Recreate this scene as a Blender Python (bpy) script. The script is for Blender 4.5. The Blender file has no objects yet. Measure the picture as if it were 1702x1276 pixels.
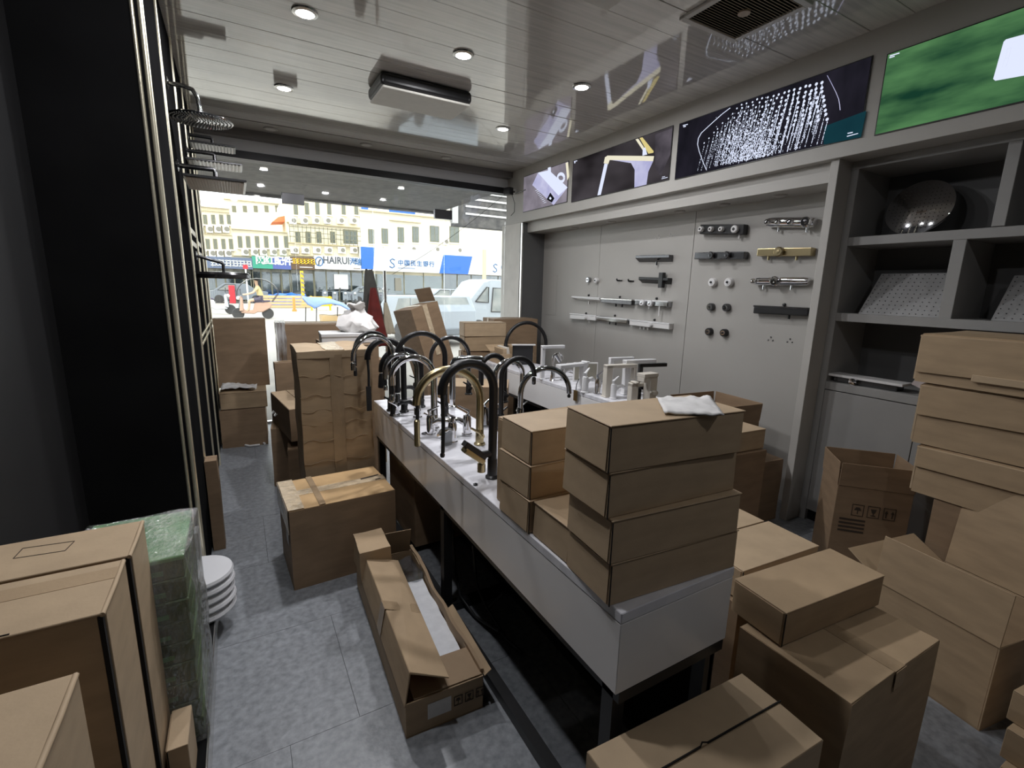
import bpy, bmesh, math, random
from mathutils import Vector, Matrix, noise
random.seed(7)
PI = math.pi
scene = bpy.context.scene
C = scene.collection

# ------------------------------------------------------------------ camera
FPX, W_, H_ = 790.19, 1702.0, 1276.0
YAW, PITCH, ROLL = math.radians(29.9566), math.radians(11.438), math.radians(1.3944)
CAM = Vector((0.0, 0.0, 1.5))
fw = Vector((math.sin(YAW)*math.cos(PITCH), math.cos(YAW)*math.cos(PITCH), -math.sin(PITCH)))
r0 = Vector((math.cos(YAW), -math.sin(YAW), 0)); u0 = r0.cross(fw)
rt = math.cos(ROLL)*r0 + math.sin(ROLL)*u0
up = -math.sin(ROLL)*r0 + math.cos(ROLL)*u0
cd = bpy.data.cameras.new('camera'); cam = bpy.data.objects.new('camera', cd); C.objects.link(cam)
cd.sensor_fit = 'HORIZONTAL'; cd.sensor_width = 36.0; cd.lens = FPX/W_*36.0
cd.clip_start = 0.02; cd.clip_end = 500
cam.matrix_world = Matrix(((rt.x, up.x, -fw.x, CAM.x), (rt.y, up.y, -fw.y, CAM.y), (rt.z, up.z, -fw.z, CAM.z), (0, 0, 0, 1)))
scene.camera = cam

def at(px, py, ax, val):
    """measured image point on a known plane of the room -> place in metres"""
    d = fw + rt*((px-W_/2)/FPX) - up*((py-H_/2)/FPX)
    i = 'XYZ'.index(ax)
    return CAM + d*((val-CAM[i])/d[i])

# ------------------------------------------------------------------ world, sun, exposure
world = bpy.data.worlds.new('sky'); scene.world = world; world.use_nodes = True
wn = world.node_tree; wn.nodes.clear()
wo = wn.nodes.new('ShaderNodeOutputWorld'); wb = wn.nodes.new('ShaderNodeBackground')
wb.inputs['Color'].default_value = (0.93, 0.97, 1.0, 1); wb.inputs['Strength'].default_value = 4.3
wn.links.new(wb.outputs[0], wo.inputs[0])
sl = bpy.data.lights.new('sun', 'SUN'); so = bpy.data.objects.new('sun', sl); C.objects.link(so)
sl.energy = 2.4; sl.angle = math.radians(0.6); sl.color = (1.0, 0.94, 0.80)
so.location = (-10, -25, 40)
so.rotation_euler = Vector((0.30, 0.72, -0.80)).to_track_quat('-Z', 'Y').to_euler()
vs = scene.view_settings
scene.display_settings.display_device = 'sRGB'
vs.view_transform = 'Standard'; vs.look = 'None'; vs.exposure = 0.0; vs.gamma = 1.0; vs.use_curve_mapping = False
scene.cycles.use_denoising = True
scene.cycles.max_bounces = 10; scene.cycles.diffuse_bounces = 6; scene.cycles.glossy_bounces = 5
scene.cycles.transparent_max_bounces = 24; scene.cycles.sample_clamp_indirect = 6.0
scene.cycles.caustics_reflective = False; scene.cycles.caustics_refractive = False

# ------------------------------------------------------------------ mesh helpers
class MB:
    def __init__(s): s.v = []; s.f = []
    def add(s, vs_, fs_):
        n = len(s.v); s.v += [tuple(p) for p in vs_]; s.f += [tuple(i+n for i in q) for q in fs_]; return s
    def hexa(s, p):   # p: bottom 4 ccw, top 4 ccw
        return s.add(p, [(3,2,1,0),(4,5,6,7),(0,1,5,4),(1,2,6,5),(2,3,7,6),(3,0,4,7)])
    def box(s, x0, y0, z0, x1, y1, z1):
        return s.hexa([(x0,y0,z0),(x1,y0,z0),(x1,y1,z0),(x0,y1,z0),(x0,y0,z1),(x1,y0,z1),(x1,y1,z1),(x0,y1,z1)])
    def obox(s, M, x0, y0, z0, x1, y1, z1):
        return s.hexa([M @ Vector(q) for q in [(x0,y0,z0),(x1,y0,z0),(x1,y1,z0),(x0,y1,z0),(x0,y0,z1),(x1,y0,z1),(x1,y1,z1),(x0,y1,z1)]])
    def prism(s, poly, fn, a, b):
        n = len(poly)
        vs_ = [fn(x, y, a) for x, y in poly] + [fn(x, y, b) for x, y in poly]
        fs_ = [tuple(range(n-1, -1, -1)), tuple(range(n, 2*n))] + [(i, (i+1) % n, n+(i+1) % n, n+i) for i in range(n)]
        return s.add(vs_, fs_)
    def tube(s, pts, r, n=10, cap=True, flat=None):
        pts = [Vector(p) for p in pts]; m = len(pts)
        rr = r if isinstance(r, (list, tuple)) else [r]*m
        t = [(pts[min(i+1, m-1)]-pts[max(i-1, 0)]).normalized() for i in range(m)]
        a = Vector((0,0,1)) if abs(t[0].z) < 0.9 else Vector((1,0,0))
        nrm = (a - t[0]*a.dot(t[0])).normalized(); vs_ = []
        for i in range(m):
            nrm = (nrm - t[i]*nrm.dot(t[i])).normalized(); bi = t[i].cross(nrm)
            for k in range(n):
                w = 2*PI*(k+0.5)/n
                vs_.append(pts[i] + nrm*math.cos(w)*rr[i]*(flat or 1) + bi*math.sin(w)*rr[i])
        fs_ = [(i*n+k, i*n+(k+1) % n, (i+1)*n+(k+1) % n, (i+1)*n+k) for i in range(m-1) for k in range(n)]
        if cap: fs_ += [tuple(range(n-1, -1, -1)), tuple(range((m-1)*n, m*n))]
        return s.add(vs_, fs_)
    def cyl(s, p0, p1, r0, r1=None, n=16, cap=True): return s.tube([p0, p1], [r0, r0 if r1 is None else r1], n, cap)
    def lathe(s, prof, n=24, M=Matrix()):
        vs_ = []; m = len(prof)
        for r, z in prof:
            for k in range(n): vs_.append(M @ Vector((r*math.cos(2*PI*k/n), r*math.sin(2*PI*k/n), z)))
        fs_ = [(i*n+k, i*n+(k+1) % n, (i+1)*n+(k+1) % n, (i+1)*n+k) for i in range(m-1) for k in range(n)]
        fs_ += [tuple(range(n-1, -1, -1)), tuple(range((m-1)*n, m*n))]
        return s.add(vs_, fs_)
    def ball(s, c, r, n=12, sq=(1,1,1)):
        pr = [(max(1e-4, math.sin(PI*i/8)), -math.cos(PI*i/8)) for i in range(9)]
        return s.lathe(pr, n, Matrix.Translation(c) @ Matrix.Diagonal((r*sq[0], r*sq[1], r*sq[2], 1)))
    def grid(s, fn, nu, nv):
        vs_ = [fn(i/nu, j/nv) for j in range(nv+1) for i in range(nu+1)]
        return s.add(vs_, [(j*(nu+1)+i, j*(nu+1)+i+1, (j+1)*(nu+1)+i+1, (j+1)*(nu+1)+i) for j in range(nv) for i in range(nu)])
    def crumple(s, x0, y0, z0, x1, y1, z1, amp, seed, nx=10, ny=8, nz=12, sc=7.0, bulge=0.0):
        """a closed, subdivided and dented box"""
        bm = bmesh.new(); idx = {}
        def vert(i, j, k):
            if (i, j, k) not in idx:
                u, v, w = i/nx, j/ny, k/nz
                p = Vector((x0+(x1-x0)*u, y0+(y1-y0)*v, z0+(z1-z0)*w))
                q = p*sc + Vector((seed*3.1, seed*1.7, seed))
                d = Vector((noise.noise(q), noise.noise(q+Vector((9,0,0))), noise.noise(q+Vector((0,9,0)))))*amp
                if k == 0: d.z = 0
                b = bulge*math.sin(PI*u)*math.sin(PI*w); c2 = bulge*math.sin(PI*v)*math.sin(PI*w)
                if j == 0: d.y -= b
                if j == ny: d.y += b
                if i == 0: d.x -= c2
                if i == nx: d.x += c2
                idx[(i, j, k)] = bm.verts.new(p+d)
            return idx[(i, j, k)]
        for i in range(nx):
            for j in range(ny):
                bm.faces.new((vert(i,j,0), vert(i,j+1,0), vert(i+1,j+1,0), vert(i+1,j,0)))
                bm.faces.new((vert(i,j,nz), vert(i+1,j,nz), vert(i+1,j+1,nz), vert(i,j+1,nz)))
        for i in range(nx):
            for k in range(nz):
                bm.faces.new((vert(i,0,k), vert(i+1,0,k), vert(i+1,0,k+1), vert(i,0,k+1)))
                bm.faces.new((vert(i,ny,k), vert(i,ny,k+1), vert(i+1,ny,k+1), vert(i+1,ny,k)))
        for j in range(ny):
            for k in range(nz):
                bm.faces.new((vert(0,j,k), vert(0,j,k+1), vert(0,j+1,k+1), vert(0,j+1,k)))
                bm.faces.new((vert(nx,j,k), vert(nx,j+1,k), vert(nx,j+1,k+1), vert(nx,j,k+1)))
        bm.verts.index_update()
        s.add([v.co.copy() for v in bm.verts], [[v.index for v in f.verts] for f in bm.faces]); bm.free(); return s
    def build(s, name, mat, parent=None, smooth=None, bevel=0.0, seg=1):
        me = bpy.data.meshes.new(name); me.from_pydata(s.v, [], s.f)
        if bevel > 0:
            bm = bmesh.new(); bm.from_mesh(me)
            es = [e for e in bm.edges if len(e.link_faces) == 2 and e.calc_face_angle() > 0.6]
            bmesh.ops.bevel(bm, geom=es, offset=bevel, segments=seg, profile=0.5, affect='EDGES', clamp_overlap=True)
            bm.to_mesh(me); bm.free()
        me.materials.append(M[mat] if isinstance(mat, str) else mat)
        if smooth is not None:
            me.polygons.foreach_set('use_smooth', [True]*len(me.polygons))
            me.set_sharp_from_angle(angle=math.radians(smooth))
        me.update()
        o = bpy.data.objects.new(name, me); C.objects.link(o)
        if parent is not None: o.parent = parent
        return o

def tag(o, label, cat, group=None):
    o['label'] = label; o['category'] = cat
    if group: o['group'] = group
    return o
def thing(name, label, cat, loc=(0,0,0), rz=0.0, group=None):
    o = bpy.data.objects.new(name, None); C.objects.link(o); o.empty_display_size = 0.05
    o.location = loc; o.rotation_euler = (0, 0, rz); return tag(o, label, cat, group)
def struct(o, label=None, cat=None):
    o['kind'] = 'structure'
    if label: o['label'] = label
    if cat: o['category'] = cat
    return o
def child(src, name, parent, loc=(0,0,0), rot=(0,0,0), sc=(1,1,1)):
    """another object on the same mesh data"""
    o = bpy.data.objects.new(name, src.data); C.objects.link(o); o.parent = parent
    o.location = loc; o.rotation_euler = rot; o.scale = sc; return o
def kids(o): return [c for c in bpy.data.objects if c.parent == o]
def dup(root, loc, rz=None, label=None, group=None, sc=None):
    r = root.copy(); C.objects.link(r); r.location = loc
    if rz is not None: r.rotation_euler = (0, 0, rz)
    if sc is not None: r.scale = (sc, sc, sc)
    if label: r['label'] = label
    if group: r['group'] = group
    for ch in kids(root):
        c = ch.copy(); C.objects.link(c); c.parent = r
        for g in kids(ch):
            d = g.copy(); C.objects.link(d); d.parent = c
    return r

def text(name, s, size, mat, parent, Mx, ext=0.001, bold=0.0, align='LEFT', sx=1.0):
    cu = bpy.data.curves.new(name, 'FONT'); cu.body = s; cu.size = size; cu.extrude = ext; cu.offset = bold
    cu.align_x = align; cu.align_y = 'BOTTOM'; cu.resolution_u = 2
    t = bpy.data.objects.new('tmp', cu); C.objects.link(t)
    dg = bpy.context.evaluated_depsgraph_get(); dg.update()
    me = bpy.data.meshes.new_from_object(t.evaluated_get(dg))
    bpy.data.objects.remove(t); bpy.data.curves.remove(cu)
    me.transform(Mx @ Matrix.Diagonal((sx, 1, 1, 1))); me.materials.clear(); me.materials.append(M[mat])
    o = bpy.data.objects.new(name, me); C.objects.link(o)
    if parent: o.parent = parent
    return o
def frame_xz(o):      # text lying in the XZ plane, read from -Y
    return Matrix(((1,0,0,o[0]),(0,0,-1,o[1]),(0,1,0,o[2]),(0,0,0,1)))
def frame_yz(o):      # text lying in a wall that faces -X, read from -X (runs towards -Y)
    return Matrix(((0,0,-1,o[0]),(-1,0,0,o[1]),(0,1,0,o[2]),(0,0,0,1)))

# ------------------------------------------------------------------ materials
M = {}
def mat(name, col, rough=0.6, metal=0.0, var=0.0, scale=8.0, stretch=(1,1,1), bump=0.0, bscale=None, col2=None,
        emit=None, estr=0.0, spec=0.5, coat=0.0, detail=4.0, rvar=0.0, trans=0.0, alpha=1.0, coord='Object'):
    m = bpy.data.materials.new(name); m.use_nodes = True; nt = m.node_tree; b = nt.nodes['Principled BSDF']
    b.inputs['Base Color'].default_value = (*col, 1); b.inputs['Roughness'].default_value = rough
    b.inputs['Metallic'].default_value = metal; b.inputs['Specular IOR Level'].default_value = spec
    b.inputs['Coat Weight'].default_value = coat; b.inputs['Coat Roughness'].default_value = 0.03; b.inputs['Transmission Weight'].default_value = trans
    b.inputs['Alpha'].default_value = alpha
    if emit: b.inputs['Emission Color'].default_value = (*emit, 1); b.inputs['Emission Strength'].default_value = estr
    if var or bump or col2 or rvar:
        tc = nt.nodes.new('ShaderNodeTexCoord'); mp = nt.nodes.new('ShaderNodeMapping'); mp.inputs['Scale'].default_value = stretch
        nz = nt.nodes.new('ShaderNodeTexNoise'); nz.inputs['Scale'].default_value = scale; nz.inputs['Detail'].default_value = detail
        nt.links.new(tc.outputs[coord], mp.inputs[0]); nt.links.new(mp.outputs[0], nz.inputs['Vector'])
        if var or col2:
            rp = nt.nodes.new('ShaderNodeValToRGB')
            c2 = col2 or tuple(max(0, c*(1-var)) for c in col); c1 = col if col2 else tuple(min(1, c*(1+var)) for c in col)
            rp.color_ramp.elements[0].color = (*c2, 1); rp.color_ramp.elements[1].color = (*c1, 1)
            rp.color_ramp.elements[0].position = 0.32; rp.color_ramp.elements[1].position = 0.68
            nt.links.new(nz.outputs['Fac'], rp.inputs[0]); nt.links.new(rp.outputs[0], b.inputs['Base Color'])
        if rvar:
            mr = nt.nodes.new('ShaderNodeMapRange'); mr.inputs['To Min'].default_value = rough-rvar; mr.inputs['To Max'].default_value = rough+rvar
            nt.links.new(nz.outputs['Fac'], mr.inputs['Value']); nt.links.new(mr.outputs[0], b.inputs['Roughness'])
        if bump:
            n2 = nz
            if bscale:
                n2 = nt.nodes.new('ShaderNodeTexNoise'); n2.inputs['Scale'].default_value = bscale; n2.inputs['Detail'].default_value = 3
                nt.links.new(mp.outputs[0], n2.inputs['Vector'])
            bp = nt.nodes.new('ShaderNodeBump'); bp.inputs['Strength'].default_value = bump; bp.inputs['Distance'].default_value = 0.02
            nt.links.new(n2.outputs['Fac'], bp.inputs['Height']); nt.links.new(bp.outputs[0], b.inputs['Normal'])
    M[name] = m; return m

mat('floor_vinyl', (0.285, 0.30, 0.322), 0.40, col2=(0.172, 0.183, 0.198), scale=36.0, detail=12, bump=0.06, bscale=60, rvar=0.08)
mat('floor_joint', (0.02, 0.022, 0.025), 0.8)
mat('black_panel', (0.012, 0.012, 0.0125), 0.6, var=0.15, scale=3, spec=0.0)
mat('dark_wall', (0.018, 0.018, 0.019), 0.5, var=0.1, scale=2)
mat('wall_grey', (0.40, 0.385, 0.36), 0.5, var=0.04, scale=1.5, bump=0.02, bscale=90)
mat('frieze_grey', (0.46, 0.445, 0.415), 0.5, var=0.03, scale=3)
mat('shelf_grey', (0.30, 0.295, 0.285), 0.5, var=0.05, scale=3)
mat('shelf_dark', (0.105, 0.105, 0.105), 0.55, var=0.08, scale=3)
mat('ceiling_plank', (0.60, 0.575, 0.535), 0.06, var=0.13, scale=3.0, stretch=(0.7, 14, 1), bump=0.02, bscale=3.2, spec=0.9, coat=0.8)
mat('soffit_grey', (0.36, 0.34, 0.315), 0.45, var=0.05)
mat('beam_grey', (0.19, 0.18, 0.17), 0.5)
mat('pelmet_light', (0.66, 0.67, 0.68), 0.5)
mat('white_wall', (0.66, 0.64, 0.60), 0.6, var=0.06, scale=6)
mat('gold_trim', (0.86, 0.80, 0.62), 0.30, metal=0.75)
mat('steel', (0.62, 0.61, 0.59), 0.25, metal=1.0)
mat('chrome', (0.80, 0.80, 0.82), 0.07, metal=1.0)
mat('dark_chrome', (0.35, 0.36, 0.37), 0.12, metal=1.0)
mat('gunmetal', (0.12, 0.12, 0.125), 0.25, metal=0.9)
mat('gold', (0.46, 0.38, 0.22), 0.28, metal=1.0)
mat('matt_black', (0.012, 0.012, 0.013), 0.38)
mat('black_rubber', (0.015, 0.016, 0.017), 0.45, var=0.1, scale=40)
mat('black_metal', (0.018, 0.018, 0.019), 0.4, metal=0.3)
mat('white_gloss', (0.74, 0.74, 0.75), 0.16, spec=0.6)
mat('counter_white', (0.78, 0.77, 0.765), 0.24, var=0.02, scale=4, spec=0.45, coat=0.08)
mat('marble_top', (0.80, 0.80, 0.84), 0.22, col2=(0.62, 0.62, 0.66), scale=7, stretch=(1,2.5,1), detail=8)
mat('white_plastic', (0.72, 0.71, 0.70), 0.35)
mat('cream', (0.62, 0.58, 0.51), 0.4)
mat('white_matt', (0.70, 0.70, 0.70), 0.6, var=0.04)
mat('paper', (0.72, 0.71, 0.70), 0.7, var=0.10, scale=22, bump=0.25, bscale=18)
mat('foam', (0.78, 0.79, 0.82), 0.8, var=0.05, scale=30, bump=0.2, bscale=40)
mat('kraft', (0.40, 0.29, 0.18), 0.62, var=0.10, scale=6, stretch=(1,1,4), bump=0.04, bscale=120, spec=0.3)
mat('kraft_light', (0.46, 0.345, 0.225), 0.6, var=0.07, scale=9, stretch=(1,1,3), bump=0.03, bscale=120, spec=0.3)
mat('kraft_brown', (0.27, 0.185, 0.115), 0.62, var=0.12, scale=6, stretch=(1,1,4), bump=0.05, bscale=80, spec=0.3)
mat('kraft_lit_top', (0.52, 0.345, 0.175), 0.55, var=0.12, scale=7, bump=0.06, bscale=40, spec=0.35)
mat('kraft_inside', (0.33, 0.23, 0.14), 0.75, var=0.10, scale=10)
mat('kraft_edge', (0.24, 0.16, 0.09), 0.8)
mat('tape', (0.345, 0.25, 0.155), 0.26, var=0.10, scale=14, bump=0.12, bscale=20, spec=0.6)
mat('clear_tape', (0.60, 0.48, 0.33), 0.14, var=0.12, scale=26, bump=0.5, bscale=30, spec=0.8)
mat('print_ink', (0.05, 0.035, 0.025), 0.7)
mat('label_white', (0.66, 0.65, 0.63), 0.6, var=0.06, scale=40)
mat('gap_black', (0.01, 0.008, 0.007), 0.9)
mat('green_box', (0.15, 0.25, 0.10), 0.5, var=0.25, scale=9, col2=(0.085, 0.11, 0.06))
mat('green_lid', (0.22, 0.46, 0.20), 0.42, var=0.2, scale=9)
mat('screen_frame', (0.02, 0.02, 0.02), 0.4)

def glassmat(name, tint=(1,1,1), refl=0.06, dirt=0.0, rough=0.02, bump=0.0, bscale=6.0):
    """thin pane or film: mostly clear, a fresnel sheen, a little dust"""
    m = bpy.data.materials.new(name); m.use_nodes = True; nt = m.node_tree; nt.nodes.clear()
    out = nt.nodes.new('ShaderNodeOutputMaterial'); tr = nt.nodes.new('ShaderNodeBsdfTransparent'); gl = nt.nodes.new('ShaderNodeBsdfGlossy')
    tr.inputs[0].default_value = (*tint, 1); gl.inputs['Roughness'].default_value = rough
    lw = nt.nodes.new('ShaderNodeLayerWeight'); lw.inputs['Blend'].default_value = 0.25
    mr = nt.nodes.new('ShaderNodeMapRange'); mr.inputs['To Min'].default_value = refl; mr.inputs['To Max'].default_value = min(0.95, refl*6+0.2)
    mx = nt.nodes.new('ShaderNodeMixShader')
    nt.links.new(lw.outputs['Facing'], mr.inputs['Value']); nt.links.new(mr.outputs[0], mx.inputs[0])
    last = tr
    if dirt:
        df = nt.nodes.new('ShaderNodeBsdfDiffuse'); df.inputs[0].default_value = (0.8, 0.8, 0.8, 1)
        nz = nt.nodes.new('ShaderNodeTexNoise'); nz.inputs['Scale'].default_value = 3.0; nz.inputs['Detail'].default_value = 8
        m2 = nt.nodes.new('ShaderNodeMapRange'); m2.inputs['From Min'].default_value = 0.35; m2.inputs['From Max'].default_value = 0.75
        m2.inputs['To Min'].default_value = 0.0; m2.inputs['To Max'].default_value = dirt
        mm = nt.nodes.new('ShaderNodeMixShader')
        nt.links.new(nz.outputs['Fac'], m2.inputs['Value']); nt.links.new(m2.outputs[0], mm.inputs[0])
        nt.links.new(tr.outputs[0], mm.inputs[1]); nt.links.new(df.outputs[0], mm.inputs[2]); last = mm
    if bump:
        n3 = nt.nodes.new('ShaderNodeTexNoise'); n3.inputs['Scale'].default_value = bscale; n3.inputs['Detail'].default_value = 4
        bp = nt.nodes.new('ShaderNodeBump'); bp.inputs['Strength'].default_value = bump; bp.inputs['Distance'].default_value = 0.03
        nt.links.new(n3.outputs['Fac'], bp.inputs['Height']); nt.links.new(bp.outputs[0], gl.inputs['Normal'])
    nt.links.new(last.outputs[0], mx.inputs[1]); nt.links.new(gl.outputs[0], mx.inputs[2]); nt.links.new(mx.outputs[0], out.inputs[0])
    M[name] = m
glassmat('window_glass', (0.97, 0.985, 0.98), 0.04, dirt=0.05)
glassmat('clear_film', (0.93, 0.95, 0.94), 0.13, dirt=0.32, rough=0.10, bump=1.0, bscale=18)
glassmat('bubble_film', (0.80, 0.82, 0.84), 0.22, dirt=0.1, rough=0.12, bump=0.9, bscale=30)
glassmat('car_glass', (0.55, 0.62, 0.66), 0.10, rough=0.05)
glassmat('white_film', (0.80, 0.80, 0.80), 0.08, dirt=0.9, rough=0.2, bump=0.8, bscale=14)

def emat(name, c1, c2=None, strength=1.0, scale=3.0, stretch=(1,1,1), detail=3.0):
    m = bpy.data.materials.new(name); m.use_nodes = True; nt = m.node_tree; nt.nodes.clear()
    out = nt.nodes.new('ShaderNodeOutputMaterial'); em = nt.nodes.new('ShaderNodeEmission'); em.inputs['Strength'].default_value = strength
    em.inputs['Color'].default_value = (*c1, 1)
    if c2:
        tc = nt.nodes.new('ShaderNodeTexCoord'); mp = nt.nodes.new('ShaderNodeMapping'); mp.inputs['Scale'].default_value = stretch
        nz = nt.nodes.new('ShaderNodeTexNoise'); nz.inputs['Scale'].default_value = scale; nz.inputs['Detail'].default_value = detail
        rp = nt.nodes.new('ShaderNodeValToRGB'); rp.color_ramp.elements[0].color = (*c1, 1); rp.color_ramp.elements[1].color = (*c2, 1)
        rp.color_ramp.elements[0].position = 0.3; rp.color_ramp.elements[1].position = 0.72
        nt.links.new(tc.outputs['Object'], mp.inputs[0]); nt.links.new(mp.outputs[0], nz.inputs['Vector'])
        nt.links.new(nz.outputs['Fac'], rp.inputs[0]); nt.links.new(rp.outputs[0], em.inputs['Color'])
    nt.links.new(em.outputs[0], out.inputs[0]); M[name] = m

# ================================================================== ROOM SHELL
CEIL = 2.90; XL = -0.227; XR = 3.08; XN = 3.40; YF = 5.60; YB = -2.6; XWL = -0.605
# floor: vinyl tiles 0.9 x 0.6 on a dark bed
fl = struct(MB().box(XWL-0.1, YB-0.1, -0.06, 3.75, YF+0.02, -0.003).build('floor', 'floor_joint'), 'grey stone-look vinyl tile floor', 'floor')
tile = MB().box(0, 0, -0.003, 0.8985, 0.5985, 0.0).build('tile', 'floor_vinyl', fl)
first = True
for j in range(-7, 7):
    y0 = 1.48 + 0.6*j; xo = [0.04, 0.265, 0.49][(j+1) % 3] - 0.9
    for i in range(0, 5):
        x0 = xo + 0.9*i
        if x0 > 3.7: continue
        t = tile if first else child(tile, 'tile', fl); first = False
        t.location = (x0, y0, random.uniform(-0.0004, 0.0004))
# ceiling planks, each a hair out of plane
ce = struct(MB().box(XWL-0.1, YB-0.1, CEIL+0.012, 3.75, 5.19, CEIL+0.1).build('ceiling', 'beam_grey'), 'glossy pale plank ceiling', 'ceiling')
pw = 0.2; pk = MB().box(0, 0, 0, 4.3, pw-0.0015, 0.01).build('plank', 'ceiling_plank', ce, bevel=0.0015)
first = True
for j in range(39):
    y1 = 5.17 - pw*j
    t = pk if first else child(pk, 'plank', ce); first = False
    t.location = (XWL-0.06, y1-pw, CEIL + random.uniform(0, 0.0006)); t.rotation_euler = (random.uniform(-0.0022, 0.0022), random.uniform(-0.0010, 0.0010), 0)
# front: soffit, beam, pelmet, transom
struct(MB().box(XWL-0.1, 5.17, 2.895, 3.75, 5.46, 3.0).build('trim_1', 'soffit_grey'))
struct(MB().box(XL-0.4, 5.45, 2.83, XR+0.3, 5.72, 3.0).build('trim_2', 'beam_grey'))
struct(MB().box(XL-0.4, 5.57, 2.725, XR+0.3, 5.72, 2.83).build('trim_3', 'pelmet_light'))
struct(MB().box(XL-0.4, 5.56, 2.655, XR+0.3, 5.70, 2.725).build('trim_4', 'black_metal'))
# left: rear wall, short return, row of display panels with metal trims
struct(MB().box(XWL-0.15, YB, 0, XWL, 2.50, 3.0).build('wall_left', 'dark_wall'))
wl = struct(MB().box(XWL-0.1, 2.452, 0, XL-0.006, 5.7, 3.0).build('wall_display', 'black_panel'), 'black display wall with gold trims', 'wall')
struct(wl)
MB().box(XWL, 2.446, 0.0, XL-0.012, 2.452, CEIL).build('end_panel', 'black_panel', wl)
TY = [2.448, 3.03, 3.75, 4.415, 5.02, 5.45]
for i, y in enumerate(TY):
    MB().cyl((XL-.001, y+.008, 0), (XL-.001, y+.008, CEIL), .0105, n=14).build('metal_trim', 'gold_trim', wl, smooth=60)
    y1 = TY[i+1] if i < 5 else 5.6
    MB().box(XL-0.01, y+0.016, 0.06, XL-0.001, y1-0.002, CEIL-0.01).build('display_panel', 'black_panel', wl, bevel=0.001)
MB().cyl((XL-.026, 2.446, 0), (XL-.026, 2.446, CEIL), .007, n=12).build('corner_trim', 'gold_trim', wl, smooth=60)
for z, y0, y1 in ((1.12, 3.78, 5.4), (1.07, 3.78, 5.4)):
    MB().box(XL-0.002, y0, z, XL+0.010, y1, z+0.018).build('rail', 'gold_trim', wl, bevel=0.002)
# platform under the left-hand stock
pf = struct(MB().box(XWL, 0.2, 0, -0.187, 2.446, 0.095).build('plinth', 'black_panel'), 'low black display plinth', 'plinth')
MB().box(-0.187, 0.2, 0.0, -0.181, 2.446, 0.099).build('edge_trim', 'steel', pf, bevel=0.001)
# right: niche with wall panels, frieze, fascia, post
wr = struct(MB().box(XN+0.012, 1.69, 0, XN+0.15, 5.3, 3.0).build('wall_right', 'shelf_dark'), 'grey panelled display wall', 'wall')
for y0, y1 in ((1.69, 2.878), (2.878, 4.093), (4.093, 5.18)):
    MB().box(XN, y0+0.002, 0.0, XN+0.012, y1-0.002, 2.17).build('wall_panel', 'wall_grey', wr, bevel=0.001)
MB().box(XN-0.003, 4.86, 1.18, XN, 5.12, 1.66).build('access_hatch', 'wall_grey', wr, bevel=0.001)
MB().box(XR+.004, 5.18, 0, XN+0.012, 5.198, 2.279).build('niche_reveal', 'shelf_dark', wr)
MB().box(3.15, 1.69, 2.165, XN+0.012, 5.18, 2.285).build('niche_fascia', 'frieze_grey', wr)
struct(MB().box(XR, YB, 2.28, 3.75, YF, 2.93).build('trim_5', 'frieze_grey', bevel=0.002), 'grey frieze above the display wall', 'frieze')
struct(MB().box(3.108, 1.642, 0, XN+0.1, 1.690, 2.28).build('trim_6', 'frieze_grey', bevel=0.002))
struct(MB().box(XR+0.001, 5.20, 0, 3.30, 5.70, 2.28).build('wall_jamb', 'white_wall'))
MB().box(XR-0.012, 5.165, 0, XR+0.006, 5.195, 2.27).build('jamb_trim', 'steel', bpy.data.objects['wall_jamb'])
MB().box(XR-0.004, 5.215, 0, XR+0.004, 5.225, 2.27).build('jamb_gap', 'gap_black', bpy.data.objects['wall_jamb'])
struct(MB().box(XWL-0.15, YB-0.15, 0, 3.75, YB, 3.0).build('wall_back', 'dark_wall'))
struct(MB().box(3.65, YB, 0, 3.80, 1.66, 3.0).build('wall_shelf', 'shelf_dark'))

# glazed shop front: fixed lights and a pair of doors
w1 = struct(bpy.data.objects.new('window_1', None), 'frameless glass shop front', 'window'); C.objects.link(w1); w1.location = (0, 5.62, 0)
DX0, DX1, DXM = 0.58, 2.24, 1.395
for x0, x1, z0, z1 in ((XL, DX0-0.004, 0.02, 2.655), (DX1+0.004, XR, 0.02, 2.655), (DX0, DX1, 2.345, 2.655)):
    MB().box(x0, 0, z0, x1, 0.010, z1).build('pane', 'window_glass', w1)
MB().box(XL, -0.02, 0, XR, 0.03, 0.02).build('sill', 'steel', w1)
for n, (x0, x1, hx) in enumerate(((DX0, DXM-0.003, 1.29), (DXM+0.003, DX1, 1.487))):
    d = struct(bpy.data.objects.new('door_%d' % (n+1), None), ('left' if n == 0 else 'right')+' leaf of the glass double door', 'door'); C.objects.link(d); d.location = (0, 5.62, 0)
    MB().box(x0, 0, 0.02, x1, 0.012, 2.338).build('pane', 'window_glass', d)
    h = MB(); h.cyl((hx, -0.075, 0.45), (hx, -0.075, 1.655), 0.017, n=14)
    for z in (0.75, 1.45): h.cyl((hx, -0.075, z), (hx, 0.0, z), 0.011, n=10)
    h.build('handle', 'steel', d, smooth=40)
    px0, px1 = ((x0-0.10, x0+0.11) if n == 0 else (x1-0.12, x1+0.10))
    pp = MB().box(px0, -0.02, 2.288, px1, 0.032, 2.392).build('patch_fitting', 'gunmetal', d, bevel=0.003)
    MB().box(px0 if n == 0 else px1-0.06, -0.021, 0.02, px0+0.16 if n == 0 else px1, 0.033, 0.10).build('floor_pivot', 'gunmetal', d, bevel=0.003)

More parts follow.
